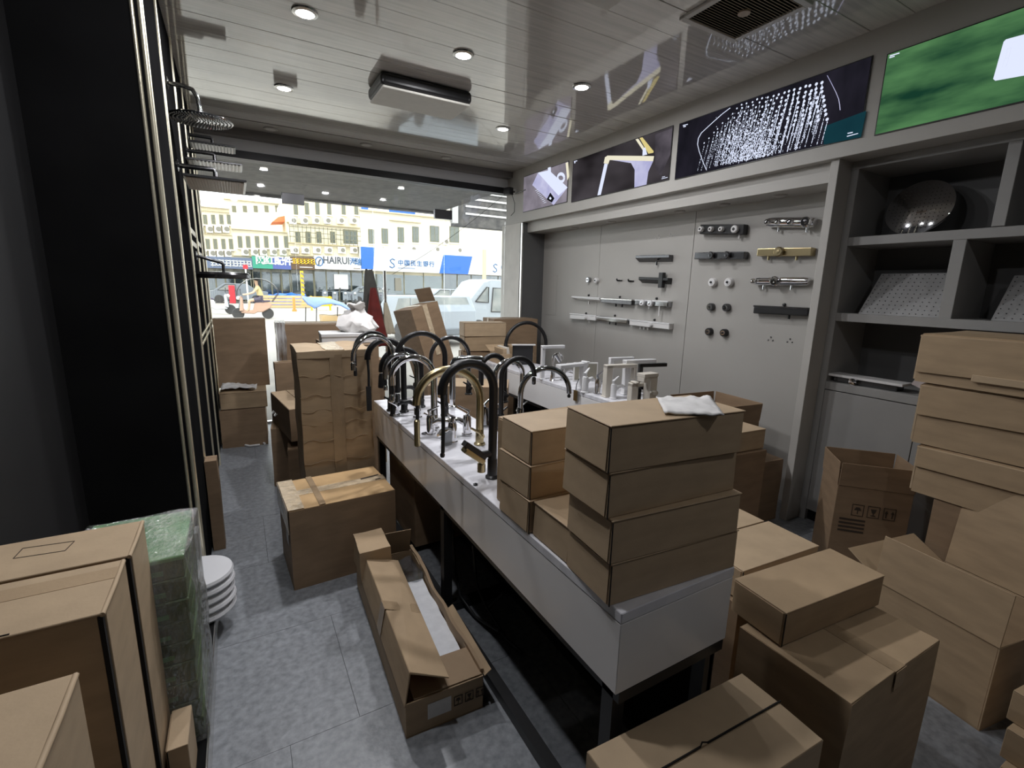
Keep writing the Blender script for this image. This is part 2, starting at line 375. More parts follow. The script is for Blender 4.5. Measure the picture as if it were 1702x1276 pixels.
# ================================================================== CEILING FITTINGS
def lamp_spot(parent, power, loc, col=(0.97, 0.97, 1.0), d=0.09):
    l = bpy.data.lights.new('bulb', 'AREA'); l.shape = 'DISK'; l.size = d; l.energy = power*.30; l.color = col
    o = bpy.data.objects.new('bulb', l); C.objects.link(o); o.parent = parent; o.location = loc; return o
emat('led', (1.0, 0.96, 0.90), strength=16.0)
mat('lamp_off', (0.55, 0.53, 0.50), 0.5)
DL = [(0.432, 3.034, 'between the shower panels and the flush lamp'), (1.329, 3.004, 'just in front of the flush ceiling lamp'),
      (0.423, 4.188, 'nearest to the black shower panels by the soffit'), (2.224, 2.98, 'above the wall of mixer taps'), (2.196, 4.084, 'close to the soffit on the security camera side')]
DLP = 66.0
root0 = None
def downlight(x, y, label, lit=True, r=0.055, z=CEIL, power=DLP, group='recessed downlights in the plank ceiling', down=0.0):
    t = thing('downlight', label, 'downlight', (x, y, z), 0, group)
    MB().lathe([(r*0.80, -0.006), (r*0.86, -0.012), (r*1.18, -0.008), (r*1.22, 0.0), (r*0.8, 0.0)], 28).build('bezel', 'steel' if lit else 'soffit_grey', t, smooth=40)
    MB().lathe([(0.001, -0.0150), (r*0.5, -0.0145), (r*0.84, -0.011), (r*0.84, 0.0), (0.001, 0.0)], 24).build('lens', 'led' if lit else 'lamp_off', t, smooth=40)
    if lit: lamp_spot(t, power, (0, 0, -0.03))
    return t
for x, y, s in DL: downlight(x, y, 'lit round recessed ceiling downlight ' + s, power=DLP*(.22 if y > 4 else 1.0 if x < 1 else 1.25 if x < 2 else .5))
for x, y, k_, s_ in ((0.43, 1.95, .30, 'over the aisle beside the open carton'), (0.10, 1.32, .62, 'over the upright cartons by the camera'), (1.33, -0.4, .24, 'added as fill behind the camera, over the middle'), (1.33, -1.6, .12, 'added as fill behind the camera, at the rear')):  # lamps out of view; the rear pair is added as ambient fill
    downlight(x, y, 'lit round ceiling downlight ' + s_, power=DLP*k_)
for i, (x, y) in enumerate(((0.40, 5.30), (1.27, 5.30), (2.14, 5.30))):
    downlight(x, y, 'unlit round soffit downlight above the shop window, ' + ['left', 'middle', 'right'][i] + ' of three', False, 0.05, 2.895, group='unlit soffit downlights')
for i, (px, py) in enumerate(((1290, 323), (1197, 338), (1119, 349), (1005, 367), (945, 377))):
    p = at(px, py, 'Z', 2.165); downlight(3.29, p.y, 'unlit downlight under the niche fascia, number %s from the grey post' % ['one', 'two', 'three', 'four', 'five'][i], False, 0.038, 2.165, group='unlit niche downlights')
# flush ceiling lamp
mat('lamp_diffuser', (0.60, 0.58, 0.53), 0.5, var=0.03, scale=20)
t = thing('ceiling_lamp', 'rectangular flush ceiling lamp with black sides and cream diffuser', 'lamp', (1.285, 3.68, CEIL))
MB().box(-0.335, -0.19, -0.085, 0.335, 0.19, 0.0).build('housing', 'matt_black', t, bevel=0.03, seg=4)
MB().box(-0.322, -0.178, -0.1, 0.322, 0.178, -0.083).build('diffuser', 'lamp_diffuser', t, bevel=0.012, seg=3)
t = thing('ceiling_lamp', 'second flush ceiling lamp at the top edge of the picture beside the vent', 'lamp', (1.50, 1.90, CEIL))
MB().box(-0.245, -0.25, -0.02, 0.245, 0.25, 0.0).build('housing', 'matt_black', t, bevel=0.028, seg=4)
MB().box(-0.236, -0.241, -0.024, 0.236, 0.241, -0.018).build('diffuser', 'lamp_diffuser', t, bevel=0.01, seg=3)
# air vent
t = thing('ceiling_vent', 'square louvred air vent with brown slats in the ceiling', 'vent', (2.335, 1.80, CEIL))
a = 0.22; f = MB()
for s in (-1, 1):
    f.box(-a, s*a-0.032 if s > 0 else -a, -0.016, a, a if s > 0 else -a+0.032, 0.0)
    f.box(s*a-0.032 if s > 0 else -a, -a+0.032, -0.016, a if s > 0 else -a+0.032, a-0.032, 0.0)
mat('vent_frame', (0.55, 0.53, 0.50), 0.4); mat('vent_brown', (0.42, 0.33, 0.25), 0.5)
f.build('frame', 'vent_frame', t, bevel=0.002)
MB().box(-a+0.03, -a+0.03, -0.004, a-0.03, a-0.03, -0.001).build('backing', 'gap_black', t)
sl_ = MB().obox(Matrix.Rotation(0.6, 4, 'X'), -a+0.033, -0.007, -0.001, a-0.033, 0.007, 0.001).build('slat', 'vent_brown', t)
for k in range(23):
    o = sl_ if k == 0 else child(sl_, 'slat', t); o.location = (0, -a+0.042+k*0.0165, -0.010)
MB().lathe([(0.001, -0.022), (0.03, -0.02), (0.03, -0.012), (0.001, -0.012)], 16).build('knob', 'vent_brown', t)

# ================================================================== LIT SCREENS IN THE FRIEZE
emat('scr_dark', (0.012, 0.010, 0.011), (0.075, 0.066, 0.075), 1.0, 1.6, (1, 1, 2), 2)
emat('scr_mauve', (0.16, 0.145, 0.17), (0.30, 0.27, 0.32), 1.0, 4, (1,1,1), 4)
emat('scr_black', (0.007, 0.007, 0.010), (0.020, 0.018, 0.028), 1.0, 3, (1,2,1), 3)
emat('scr_teal', (0.006, 0.030, 0.042), (0.008, 0.045, 0.058), 1.0, 4)
emat('scr_green', (0.008, 0.042, 0.024), (0.105, 0.26, 0.10), 1.0, 2.6, (1, 0.9, 3.4), 4)
emat('scr_white', (0.70, 0.75, 0.92), strength=1.1)
emat('scr_lav', (0.42, 0.42, 0.66), (0.60, 0.60, 0.80), 1.0, 8)
emat('scr_cream', (0.85, 0.80, 0.62), strength=1.0)
emat('scr_yellow', (0.72, 0.60, 0.24), strength=1.0)
emat('scr_glow', (0.035, 0.031, 0.038), (0.12, 0.105, 0.125), 1.0, 5)
emat('scr_ink', (0.01, 0.01, 0.012), strength=1.0)
SX = XR
def screen(label, y0, y1, z0, z1, base, grp='lit advertising screens along the frieze'):
    t = thing('advertising_screen', label, 'screen', (SX, y0, z0), 0, grp)
    MB().box(-0.006, y1-y0-0.006, -0.006, 0.004, 0.006, z1-z0+0.006).build('bezel', 'screen_frame', t)
    MB().box(-0.009, y1-y0, 0, -0.006, 0, z1-z0).build('panel', base, t)
    t['y0'] = y0; t['z0'] = z0; return t
def spoly(t, name, pts, org, sc, m, lift=0.0015):
    q = [at(org[0]+x/sc, org[1]+y/sc, 'X', SX-0.011) for x, y in pts]
    q = [(p.y-t['y0'], p.z-t['z0']) for p in q]
    a = sum(q[i][0]*q[(i+1) % len(q)][1]-q[(i+1) % len(q)][0]*q[i][1] for i in range(len(q)))
    if a > 0: q = q[::-1]
    return MB().prism(q, lambda x, y, e: (-0.009-e, x, y), 0.0, lift).build(name, m, t)
def sline(t, name, pts, org, sc, m, r=0.008):
    q = [at(org[0]+x/sc, org[1]+y/sc, 'X', SX-0.011) for x, y in pts]
    return MB().tube([(-0.010, p.y-t['y0'], p.z-t['z0']) for p in q], r, 6, flat=0.15).build(name, m, t)
o1, s1 = (860, 190), 6.304
A = screen('small lit screen with a pale blue shower valve, nearest the window', 5.165, 4.285, 2.395, 2.785, 'scr_mauve')
spoly(A, 'valve_body', [(155,740),(215,612),(330,585),(525,765),(378,950),(330,905)], o1, s1, 'scr_lav', 0.0015)
spoly(A, 'valve_top', [(215,612),(330,585),(525,765),(430,850)], o1, s1, 'scr_white', 0.003)
spoly(A, 'valve_badge', [(345,820),(388,880),(360,925),(308,890)], o1, s1, 'scr_ink', 0.004)
spoly(A, 'badge_mark', [(345,862),(360,880),(348,895),(333,882)], o1, s1, 'scr_white', 0.0045)
spoly(A, 'pipe', [(320,560),(348,552),(352,680),(330,690)], o1, s1, 'scr_white', 0.004)
spoly(A, 'strip', [(505,508),(530,500),(540,650),(522,690)], o1, s1, 'scr_cream', 0.002)
sline(A, 'knob_ring', [(455+35*math.cos(k*0.45), 665+42*math.sin(k*0.45)) for k in range(15)], o1, s1, 'scr_white', 0.016)
for k in range(9): sline(A, 'coil', [(190+k*11, 800+k*16), (215+k*11, 790+k*16)], o1, s1, 'scr_white', 0.008)
B = screen('lit dark screen showing a gold and lavender basin tap', 4.20, 2.91, 2.38, 2.77, 'scr_dark')
spoly(B, 'column', [(965,475),(1190,510),(1228,580),(1225,765),(1350,735),(1370,600),(1420,490)], o1, s1, 'scr_lav', 0.0015)
spoly(B, 'spout_bar', [(905,512),(918,450),(945,432),(1430,437),(1420,490),(965,478),(950,520)], o1, s1, 'scr_cream', 0.003)
spoly(B, 'spout_drop', [(912,515),(945,520),(872,842),(838,848)], o1, s1, 'scr_white', 0.002)
spoly(B, 'lever', [(1238,262),(1265,255),(1340,370),(1330,400)], o1, s1, 'scr_cream', 0.003)
spoly(B, 'lever_arm', [(1280,248),(1308,240),(1425,385),(1422,402),(1372,412)], o1, s1, 'scr_yellow', 0.002)
spoly(B, 'joint', [(1315,360),(1340,345),(1358,420),(1312,432)], o1, s1, 'scr_white', 0.004)
spoly(B, 'glow', [(1440,210),(1622,145),(1600,420),(1500,640),(1440,560)], o1, s1, 'scr_glow', 0.0008)
for q in ([(592,490),(625,482),(625,490),(592,498)], [(595,500),(606,497),(606,510),(595,513)], [(1515,655),(1545,648),(1545,653),(1515,660)], [(1510,672),(1572,656),(1572,662),(1510,678)]): spoly(B, 'caption', q, o1, s1, 'scr_white', 0.002)
o3, s3 = (1120, 90), 5.006
D = screen('lit black screen with a shower head spraying white water drops', 2.84, 1.54, 2.37, 2.765, 'scr_black')
spoly(D, 'teal_ground', [(1250,600),(1600,470),(1555,690),(1245,752)], o3, s3, 'scr_teal', 0.001)
sline(D, 'rim', [(470,447),(400,500),(300,590),(230,655),(205,700),(198,750),(212,810),(240,890),(272,965)], o3, s3, 'scr_white', 0.006)
sline(D, 'rim', [(1277,178),(1310,240),(1350,320),(1372,375),(1380,420),(1384,465)], o3, s3, 'scr_lav', 0.006)
rnd = random.Random(3); dots = MB()
def dot(zx, zy, r, st=1.0):
    p = at(o3[0]+zx/s3, o3[1]+zy/s3, 'X', SX-0.012); n = 7
    y, z = p.y-D['y0'], p.z-D['z0']
    if not (-1.29 < y < -0.01 and 0.006 < z < 0.389): return
    dots.add([(-0.0118, y, z)]+[(-0.0105, y+r*math.cos(2*PI*k/n), z+r*st*math.sin(2*PI*k/n)) for k in range(n)], [(0, 1+(k+1) % n, 1+k) for k in range(n)])
starts = []
for i in range(16):
    for j in range(9):
        u, v = i/15, j/8
        x = (255*(1-u)+1270*u)*(1-v)+(560*(1-u)+1225*u)*v+rnd.uniform(-7, 7); y = (738*(1-u)+540*u)*(1-v)+(415*(1-u)+238*u)*v+rnd.uniform(-7, 7)
        dot(x, y, 0.0058+0.0036*u); starts.append((x, y))
for x0, yt in starts:
    if rnd.random() < .22: continue
    yt += 25; yb = min(985-0.20*(x0-180), yt+rnd.uniform(150, 460))
    y = yt
    while y < yb:
        dot(x0-(y-yt)*0.27, y, rnd.uniform(0.0014, 0.0030), rnd.uniform(1, 2.6)); y += rnd.uniform(8, 20)
for k in range(1500):
    x = rnd.gauss(600, 150); y = 940-0.2*(x-300)-abs(rnd.gauss(0, 130)); 
    if x > 330: dot(x, y, rnd.uniform(0.0014, 0.0034), rnd.uniform(0.8, 2))
dd = dots.build('water_drops', 'scr_white', D); dd['kind'] = 'stuff'
for q in ([(75,590),(115,580),(115,586),(75,597)], [(78,601),(98,596),(98,604),(78,608)], [(1445,655),(1488,646),(1488,654),(1445,663)], [(1440,680),(1532,656),(1532,662),(1440,687)]): spoly(D, 'caption', q, o3, s3, 'scr_white', 0.002)
o4, s4 = (1440, 20), 6.076
E_ = screen('lit green screen with a white appliance, nearest the camera', 1.46, 0.16, 2.36, 2.745, 'scr_green')
spoly(E_, 'appliance', [(1300,693),(1280,675),(1385,300),(1410,275),(1592,225),(2300,25),(2300,490),(1592,640)], o4, s4, 'scr_white', 0.0015)
sline(E_, 'seam', [(1440,660),(1500,445),(1555,235)], o4, s4, 'scr_ink', 0.0012)
for q in ([(1425,370),(1462,362),(1440,455),(1405,462)], [(1400,470),(1440,460),(1410,550),(1370,558)]): sline(E_, 'mark', q+[q[0]], o4, s4, 'scr_lav', 0.001)
for q in ([(236,438),(333,408),(333,418),(236,448)], [(232,456),(284,442),(284,450),(232,466)]): spoly(E_, 'caption', q, o4, s4, 'scr_white', 0.002)

# ================================================================== BUILT-IN SHELF UNIT
X0 = 3.25; Y1 = 1.642
su = thing('shelf_unit', 'grey built-in shelf unit to the right of the fittings wall', 'shelf', (X0, Y1, 0))
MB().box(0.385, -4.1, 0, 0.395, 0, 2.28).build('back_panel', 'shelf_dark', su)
MB().box(0, -4.1, 2.235, 0.40, 0, 2.28).build('top_rail', 'shelf_grey', su, bevel=0.002)
MB().box(0, -0.042, 0.0, 0.40, 0, 2.235).build('upright', 'shelf_grey', su, bevel=0.002)
MB().box(0, -0.73, 1.85, 0.40, -0.68, 2.235).build('upright', 'shelf_grey', su, bevel=0.002)
MB().box(0, -0.60, 1.392, 0.40, -0.545, 1.797).build('upright', 'shelf_grey', su, bevel=0.002)
for y in (-1.5, -2.4): MB().box(0, y-0.05, 0.96, 0.40, y, 2.235).build('upright', 'shelf_grey', su, bevel=0.002)
for z in (1.797, 1.345, 0.91): MB().box(0, -4.1, z, 0.40, -0.042, z+0.05).build('shelf_board', 'shelf_grey', su, bevel=0.002)
for k in range(5):
    d_ = MB().box(0.0, -0.042-0.5*(k+1)+0.002, 0.08, 0.02, -0.042-0.5*k-0.002, 0.905).build('door', 'shelf_grey', su, bevel=0.0015)
MB().box(0.03, -4.1, 0.0, 0.4, -0.042, 0.08).build('kick_plate', 'black_panel', su)

# ================================================================== DISPLAY COUNTERS
def counter(label, x0, x1, y0, y1, top, th):
    t = thing('display_counter', label, 'counter', (x0, y0, 0)); w, l = x1-x0, y1-y0
    MB().box(0, 0, top-0.028, w, l, top).build('top_slab', 'marble_top', t, bevel=0.002)
    b = MB().box(0.001, 0.001, top-th, w-0.001, l-0.001, top-0.030).build('apron', 'counter_white', t, bevel=0.0015)
    ly = [0.02, l*0.5-0.02, l-0.06]
    for y in ly:
        for x in (0.012, w-0.052): MB().box(x, y, 0.04, x+0.04, y+0.04, top-th).build('leg', 'black_metal', t)
    for x in (0.012, w-0.052): MB().box(x, 0.0, 0.0, x+0.04, l, 0.04).build('floor_rail', 'black_metal', t)
    for y in ly: MB().box(0.052, y, 0.0, w-0.052, y+0.04, 0.04).build('cross_rail', 'black_metal', t)
    MB().box(0.012, 0.0, top-th-0.03, w-0.012, l, top-th).build('under_frame', 'black_metal', t)
    MB().box(w-.03, .02, .04, w-.016, l-.02, top-th-.03).build('light_blocker', 'black_panel', t)  # added black board, blocks light from reaching the floor under the counter
    return t
CT = 0.77
counter('long white display counter with tall kitchen taps in the middle of the shop', 0.714, 1.122, 0.707, 3.012, CT, 0.222)
counter('white display counter with basin mixers along the grey wall', 2.12, 2.53, 2.08, 4.28, CT, 0.222)

# ================================================================== CARTONS
def plate(mb, p0, p1, d, L, t=0.004):
    """board hinged on the edge p0-p1, reaching L along d"""
    p0, p1, d = Vector(p0), Vector(p1), Vector(d).normalized(); n = (p1-p0).normalized().cross(d).normalized()*t
    a, b, c, e = p0, p1, p1+d*L, p0+d*L
    return mb.hexa([a, b, c, e, a+n, b+n, c+n, e+n])
def mailer(label, loc, rz, w, d, h, group=None, m='kraft_light', skew=0.0, name='mailer_box'):
    """die-cut box: tray, lid with a folded lip, tucked side tab"""
    t = thing(name, label, 'box', loc, math.radians(rz), group)
    MB().hexa([(0,0,0),(w,0,0),(w,d,0),(0,d,0),(skew,skew*.5,h-.004),(w-skew,0,h-.004),(w,d,h-.004),(skew,d,h-.004)]).build('tray', m, t, bevel=0.0018)
    MB().hexa([(-.001,-.003,h-.003),(w,-.003,h-.003),(w,d+.001,h-.003),(-.001,d+.001,h-.003),(.001,-.002,h),(w-.001,-.002,h),(w-.001,d,h),(.001,d,h)]).build('lid', m, t, bevel=0.001)
    MB().hexa([(-.0025,.006,.004),(0,.006,.004),(0,d-.004,.003),(-.0025,d-.004,.003),(-.003+skew,.006,h-.006),(skew,.006,h-.006),(skew,d-.004,h-.006),(-.003+skew,d-.004,h-.006)]).build('side_tab', m, t)
    MB().box(.0, -.0025, .0, .0025, -.0005, h-.006).build('corner_gap', 'gap_black', t)
    return t
def carton(label, loc, rz, w, d, h, m='kraft', group=None, tape='tape', along='x', seed=1, amp=0.003, tape_down=0.06, flat=False, tw=0.05, nm='carton'):
    """closed shipping carton: dented body, two top flaps meeting under tape"""
    t = thing(nm, label, 'box', loc, math.radians(rz), group)
    MB().crumple(0, 0, 0, w, d, h-.006, amp, seed, 6, 5, 7, 5.0).build('body', m, t, smooth=35)
    f = .004
    if along == 'x':
        MB().hexa([(.001,.001,h-.008),(w-.001,.001,h-.008),(w-.001,d/2-.002,h-.006),(.001,d/2-.002,h-.006),(.001,.001,h-.003),(w-.001,.001,h-.003),(w-.001,d/2-.002,h),(.001,d/2-.002,h)]).build('flap', m, t, bevel=.001)
        MB().hexa([(.001,d/2+.002,h-.006),(w-.001,d/2+.002,h-.006),(w-.001,d-.001,h-.008),(.001,d-.001,h-.008),(.001,d/2+.002,h),(w-.001,d/2+.002,h),(w-.001,d-.001,h-.003),(.001,d-.001,h-.003)]).build('flap', m, t, bevel=.001)
        tp = (0, d/2-tw/2, w, d/2+tw/2)
    else:
        MB().hexa([(.001,.001,h-.008),(w/2-.002,.001,h-.006),(w/2-.002,d-.001,h-.006),(.001,d-.001,h-.008),(.001,.001,h-.003),(w/2-.002,.001,h),(w/2-.002,d-.001,h),(.001,d-.001,h-.003)]).build('flap', m, t, bevel=.001)
        MB().hexa([(w/2+.002,.001,h-.006),(w-.001,.001,h-.008),(w-.001,d-.001,h-.008),(w/2+.002,d-.001,h-.006),(w/2+.002,.001,h),(w-.001,.001,h-.003),(w-.001,d-.001,h-.003),(w/2+.002,d-.001,h)]).build('flap', m, t, bevel=.001)
        tp = (w/2-tw/2, 0, w/2+tw/2, d)
    if tape:
        q = MB(); e = .0035; x0, y0, x1, y1 = tp
        if along == 'x':
            q.box(-.001, y0, h, w+.001, y1, h+.0008)
            for s in (0, 1): q.box(-e-.001 if s == 0 else w+e, y0, h-tape_down, -e if s == 0 else w+e+.001, y1, h+.0008)
        else:
            q.box(x0, -.001, h, x1, d+.001, h+.0008)
            for s in (0, 1): q.box(x0, -e-.001 if s == 0 else d+e, h-tape_down, x1, -e if s == 0 else d+e+.001, h+.0008)
        q.build('tape', tape, t)
    return t
def open_carton(label, loc, rz, w, d, h, m='kraft', group=None, flaps=(), th=0.005, inner='kraft_inside', nm='open_carton'):
    """open box: four walls, a bottom, and flaps (side, angle in deg from upright outwards, length, inset)"""
    t = thing(nm, label, 'box', loc, math.radians(rz), group)
    MB().box(0, 0, 0, w, d, th).build('bottom', inner, t)
    MB().box(0, 0, th, w, th, h).build('wall', m, t, bevel=.001); MB().box(0, d-th, th, w, d, h).build('wall', m, t, bevel=.001)
    MB().box(0, th, th, th, d-th, h).build('wall', m, t, bevel=.001); MB().box(w-th, th, th, w, d-th, h).build('wall', m, t, bevel=.001)
    for side, ang, L, ins in flaps:
        a = math.radians(ang); s, c = math.sin(a), math.cos(a); z = h+.001
        e = {'front': ((ins, 0, z), (w-ins, 0, z), (0, -s, c)), 'back': ((w-ins, d, z), (ins, d, z), (0, s, c)),
             'left': ((0, d-ins, z), (0, ins, z), (-s, 0, c)), 'right': ((w, ins, z), (w, d-ins, z), (s, 0, c))}[side]
        plate(MB(), e[0], e[1], e[2], L).build('flap', m, t, bevel=.0012)
    return t
def marks(t, fn, items, mt='print_ink'):
    """printed marks: fn(u, v, e) maps print coordinates to the face"""
    for nm_, polys in items:
        b = MB()
        for q in polys: b.prism(q, fn, 0.0006, 0.0014)
        b.build(nm_, mt, t)
def rectp(x, y, w, h): return [(x, y), (x+w, y), (x+w, y+h), (x, y+h)]
def outline(x, y, w, h, s=.003): return [rectp(x, y, w, s), rectp(x, y+h-s, w, s), rectp(x, y, s, h), rectp(x+w-s, y, s, h)]
def ship_marks(t, fn, x, y, s):
    it = [('print_umbrella', outline(x, y, s, s*1.2)+[[(x+s*.2, y+s*.6), (x+s*.8, y+s*.6), (x+s*.65, y+s*.9), (x+s*.35, y+s*.9)], rectp(x+s*.47, y+s*.2, s*.07, s*.4)]),
          ('print_glass', outline(x+s*1.3, y, s, s*1.2)+[[(x+s*1.55, y+s*.9), (x+s*1.7, y+s*.5), (x+s*1.9, y+s*.5), (x+s*2.05, y+s*.9)][::-1], rectp(x+s*1.77, y+s*.25, s*.07, s*.3), rectp(x+s*1.6, y+s*.2, s*.4, s*.07)]),
          ('print_arrows', outline(x+s*2.6, y, s, s*1.2)+[rectp(x+s*2.8, y+s*.2, s*.1, s*.5), rectp(x+s*3.3, y+s*.2, s*.1, s*.5), [(x+s*2.7, y+s*.65), (x+s*3.0, y+s*.65), (x+s*2.85, y+s*.95)], [(x+s*3.2, y+s*.65), (x+s*3.5, y+s*.65), (x+s*3.35, y+s*.95)]])]
    marks(t, fn, it)
front = lambda e0: (lambda u, v, e: (u, -e0-e, v))
leftf = lambda e0: (lambda u, v, e: (-e0-e, -u, v))

# ---- mailers on the long counter: a stack of four, a stack of three and one between
names4 = ['lowest', 'second from the bottom', 'third from the bottom', 'topmost']
A4 = [(1015, 1007, 0), (1017, 931, 1), (1014, 856, 2), (1012, 781, 3)]
for k in range(4):
    z = CT + .1105*k
    p = at([1016, 1018, 1013, 1015][k], [938, 866, 787, 708][k], 'Z', z+.11)
    mailer('tan mailer box, %s of the four stacked on the counter end' % names4[k], (p.x, p.y, z+.0006), [-4.5, -5.0, -3.5, -5.5][k], [.418, .412, .415, .41][k], .186, .110, 'mailer boxes on the counter', skew=[.002, .003, .004, .003][k])
for k in range(3):
    z = CT + .1065*k
    mailer('tan mailer box, %s of the three stacked beside the tall black tap' % ['lowest', 'middle', 'topmost'][k], (.712+.004*k, 1.116+.006*k, z+.0006), [-.5, 1.0, -1.0][k], .392, .186, .106, 'mailer boxes on the counter', skew=.003)
mailer('single tan mailer box wedged between the two counter stacks', (.722, .925, CT+.0006), -.8, .38, .184, .106, 'mailer boxes on the counter', skew=.006)
# a small one peeping out behind the stack of three
mailer('narrow tan box standing behind the stack of three mailers', (.745, 1.315, CT+.0006), 3, .30, .06, .30, m='kraft')

# ---- boxes along the left-hand plinth
PZ = .096
for k, (y0, d_, lab) in enumerate(((1.339, .19, 'tall upright carton with a printed rectangle, beside the green boxes'), (1.112, .208, 'tall upright carton with a taped top, middle of the three by the left wall'), (.752, .19, 'tall upright carton at the bottom left corner, nearest of the three'))):
    t = thing('tall_carton', lab, 'box', (-.60, y0, PZ+.0006), 0, 'upright cartons on the plinth')
    xw = [.336, .328, .325][k]; h = .852-PZ
    MB().box(0, 0, 0, xw-.012, d_, h).build('body', 'kraft', t, bevel=.003)
    MB().box(0, -.003, h-.004, xw-.006, d_+.002, h+.002).build('lid', 'kraft_light', t, bevel=.0015)
    MB().hexa([(xw-.010,.012,0),(xw-.004,.012,0),(xw-.004,d_,0),(xw-.010,d_,0),(xw-.010,.012,h-.004),(xw-.003,.012,h-.004),(xw-.003,d_,h),(xw-.010,d_,h)]).build('side_panel', 'kraft_light', t, bevel=.001)
    MB().tube([(xw-.006,-.002,h-.002),(xw-.004,d_*.5,h),(xw-.006,d_,h-.001)], .005, 8).build('rolled_edge', 'kraft_light', t, smooth=60)
    MB().box(xw-.014, -.001, 0, xw-.006, .010, h-.006).build('corner_gap', 'gap_black', t)
    if k == 0:
        q = [at(x, y, 'Z', .855) for x, y in ((22,928),(38,911),(124,899),(108,915))]
        pts = [(v.x+.60, v.y-y0) for v in q]
        b = MB()
        for i in range(4): b.tube([(pts[i][0], pts[i][1], h+.0022), (pts[(i+1) % 4][0], pts[(i+1) % 4][1], h+.0022)], .0012, 4)
        b.build('printed_outline', 'print_ink', t)
    if k == 1: MB().box(.0, d_*.62, h+.002, xw-.006, d_*.62+.05, h+.0028).build('tape', 'kraft', t); 
    if k == 1: MB().box(.05, .0, h+.0015, .19, .002, h+.004).build('slot', 'gap_black', t)
t = mailer('small tan box beside the upright cartons, in front of the green stack', (-.258, 1.36, PZ+.0006), 0, .048, .14, .165, m='kraft_light')
# ---- shrink-wrapped stack of green boxes
gz = PZ+.001; gn = 9; gh = .625/gn
for k in range(gn):
    t = thing('green_box', 'flat green box in the shrink-wrapped stack, %s' % ['lowest', 'second from the bottom', 'third from the bottom', 'fourth from the bottom', 'middle one', 'fourth from the top', 'third from the top', 'second from the top', 'topmost under the film'][k], 'box', (-.195+random.uniform(-.003, .003), 1.548+random.uniform(-.002, .002), gz+gh*k), 0, 'green boxes in film')
    MB().box(-.26, 0, 0, 0, .32, gh-.004).build('tray', 'green_box', t, bevel=.003)
    MB().box(-.262, -.002, gh-.016, .002, .322, gh-.001).build('lid', 'green_lid' if k == gn-1 else 'green_box', t, bevel=.003)
    MB().box(-.10, -.0015, .016, -.05, 0, .03).build('print', 'green_lid', t)
def wrapf(x0, y0, z0, x1, y1, z1):
    return MB().crumple(x0, y0, z0, x1, y1, z1, .012, 5, 12, 14, 22, 9.0, .012)
tag(wrapf(-.470, 1.537, gz-.0005, -.178, 1.862, gz+.634).build('film_wrap', 'clear_film', None, smooth=80), 'crinkled clear stretch film around the stack of green boxes', 'film')

# ---- white round lids on the left wall and a slim carton
mat('lid_white', (0.66, 0.66, 0.68), 0.3)
for k in range(5):
    t = thing('toilet_cover', 'round white seat lid in the pile by the black display wall, %s' % ['lowest', 'second from the bottom', 'middle', 'second from the top', 'topmost'][k], 'lid', (-.238+.003*(k%2), 2.24+.006*k, PZ+.001+.036*k), 0, 'white seat lids')
    n = 28; pr = []
    MB().lathe([(.001, 0), (.115, 0), (.130, .006), (.135, .016), (.130, .027), (.110, .031), (.001, .032)], 36).build('shell', 'lid_white', t, smooth=50)
    MB().box(-.06, -.04, .004, -.045, .04, .026).build('hinge', 'chrome', t)
tag(MB().crumple(-.02, -.05, 0, .02, .05, .30, .004, 3, 4, 5, 8).build('toilet_cover', 'lid_white', None, smooth=80, bevel=0), 'white rounded lid standing upright behind the lid pile', 'lid').location = (-.25, 2.415, PZ+.001)
t = carton('slim dark brown carton standing against the black display wall', (-.222, 2.945, 0), 0, .058, .10, .535, 'kraft_brown', tape=None, seed=4)

# ---- far left by the window
t = carton('dark brown carton on the floor at the far end of the left wall', (-.215, 4.87, 0), -3, .37, .46, .362, 'kraft_brown', seed=11)
t = mailer('tan mailer box under the crumpled paper by the display wall', (-.20, 4.86, .364), -2, .375, .42, .15, m='kraft')
b = carton('tall dark carton leaning upright on the mailer at the window', (-.205, 5.12, .515), 0, .425, .20, .645, 'kraft_brown', tape='tape', seed=12)
pp = MB().grid(lambda u, v: (-.19+.27*u+.03*v, 4.90+.20*v+.03*math.sin(u*5), .545+.035*math.sin(u*4+v*2)*math.sin(PI*v)+.02*noise.noise(Vector((u*6, v*6, 2)))), 14, 10).build('paper_sheet', 'paper', None, smooth=80)
sm = pp.modifiers.new('thick', 'SOLIDIFY'); sm.thickness = .002
tag(pp, 'crumpled white paper lying on the far left mailer box', 'paper')
lp = MB(); q = [at(x, y, 'Z', .012) for x, y in ((440,737),(425,728),(408,723),(399,730),(402,738),(415,741),(432,739))]
lp.tube([(v.x, v.y, .012) for v in q], .010, 8); tag(lp.build('strap', 'white_plastic', None, smooth=60), 'white carrying strap looped on the floor by the far left carton', 'strap')

# ---- left of the counter
t = carton('taped carton with a top tinted as lit by the window on the floor beside the counter', (.138, 2.352, 0), 2.8, .523, .395, .425, 'kraft_brown', tape='clear_tape', seed=21, tw=.07, tape_down=.09)
for o in kids(t):
    if o.name.startswith('flap'): o.data.materials[0] = M['kraft_lit_top']  # window light on the carton top is put into the flap colour
q = MB(); q.box(-.003, .0, .4255, .07, .397, .4268); q.box(-.0075, 0, .30, -.0065, .397, .4268); q.build('end_tape', 'clear_tape', t)
MB().box(.14, .0, .4255, .17, .397, .4265).build('cross_tape', 'tape', t)
marks(t, lambda u, v, e: (u, v, .4262+e), [('smudge', [[(.40,.21),(.50,.23),(.51,.245),(.40,.228)], [(.47,.17),(.50,.175),(.50,.185),(.47,.18)]])])
marks(t, lambda u, v, e: (-.004-e, -u, v), [('label', [rectp(-.30, .30, .06, .05), rectp(-.12, .22, .07, .06)])], 'label_white')
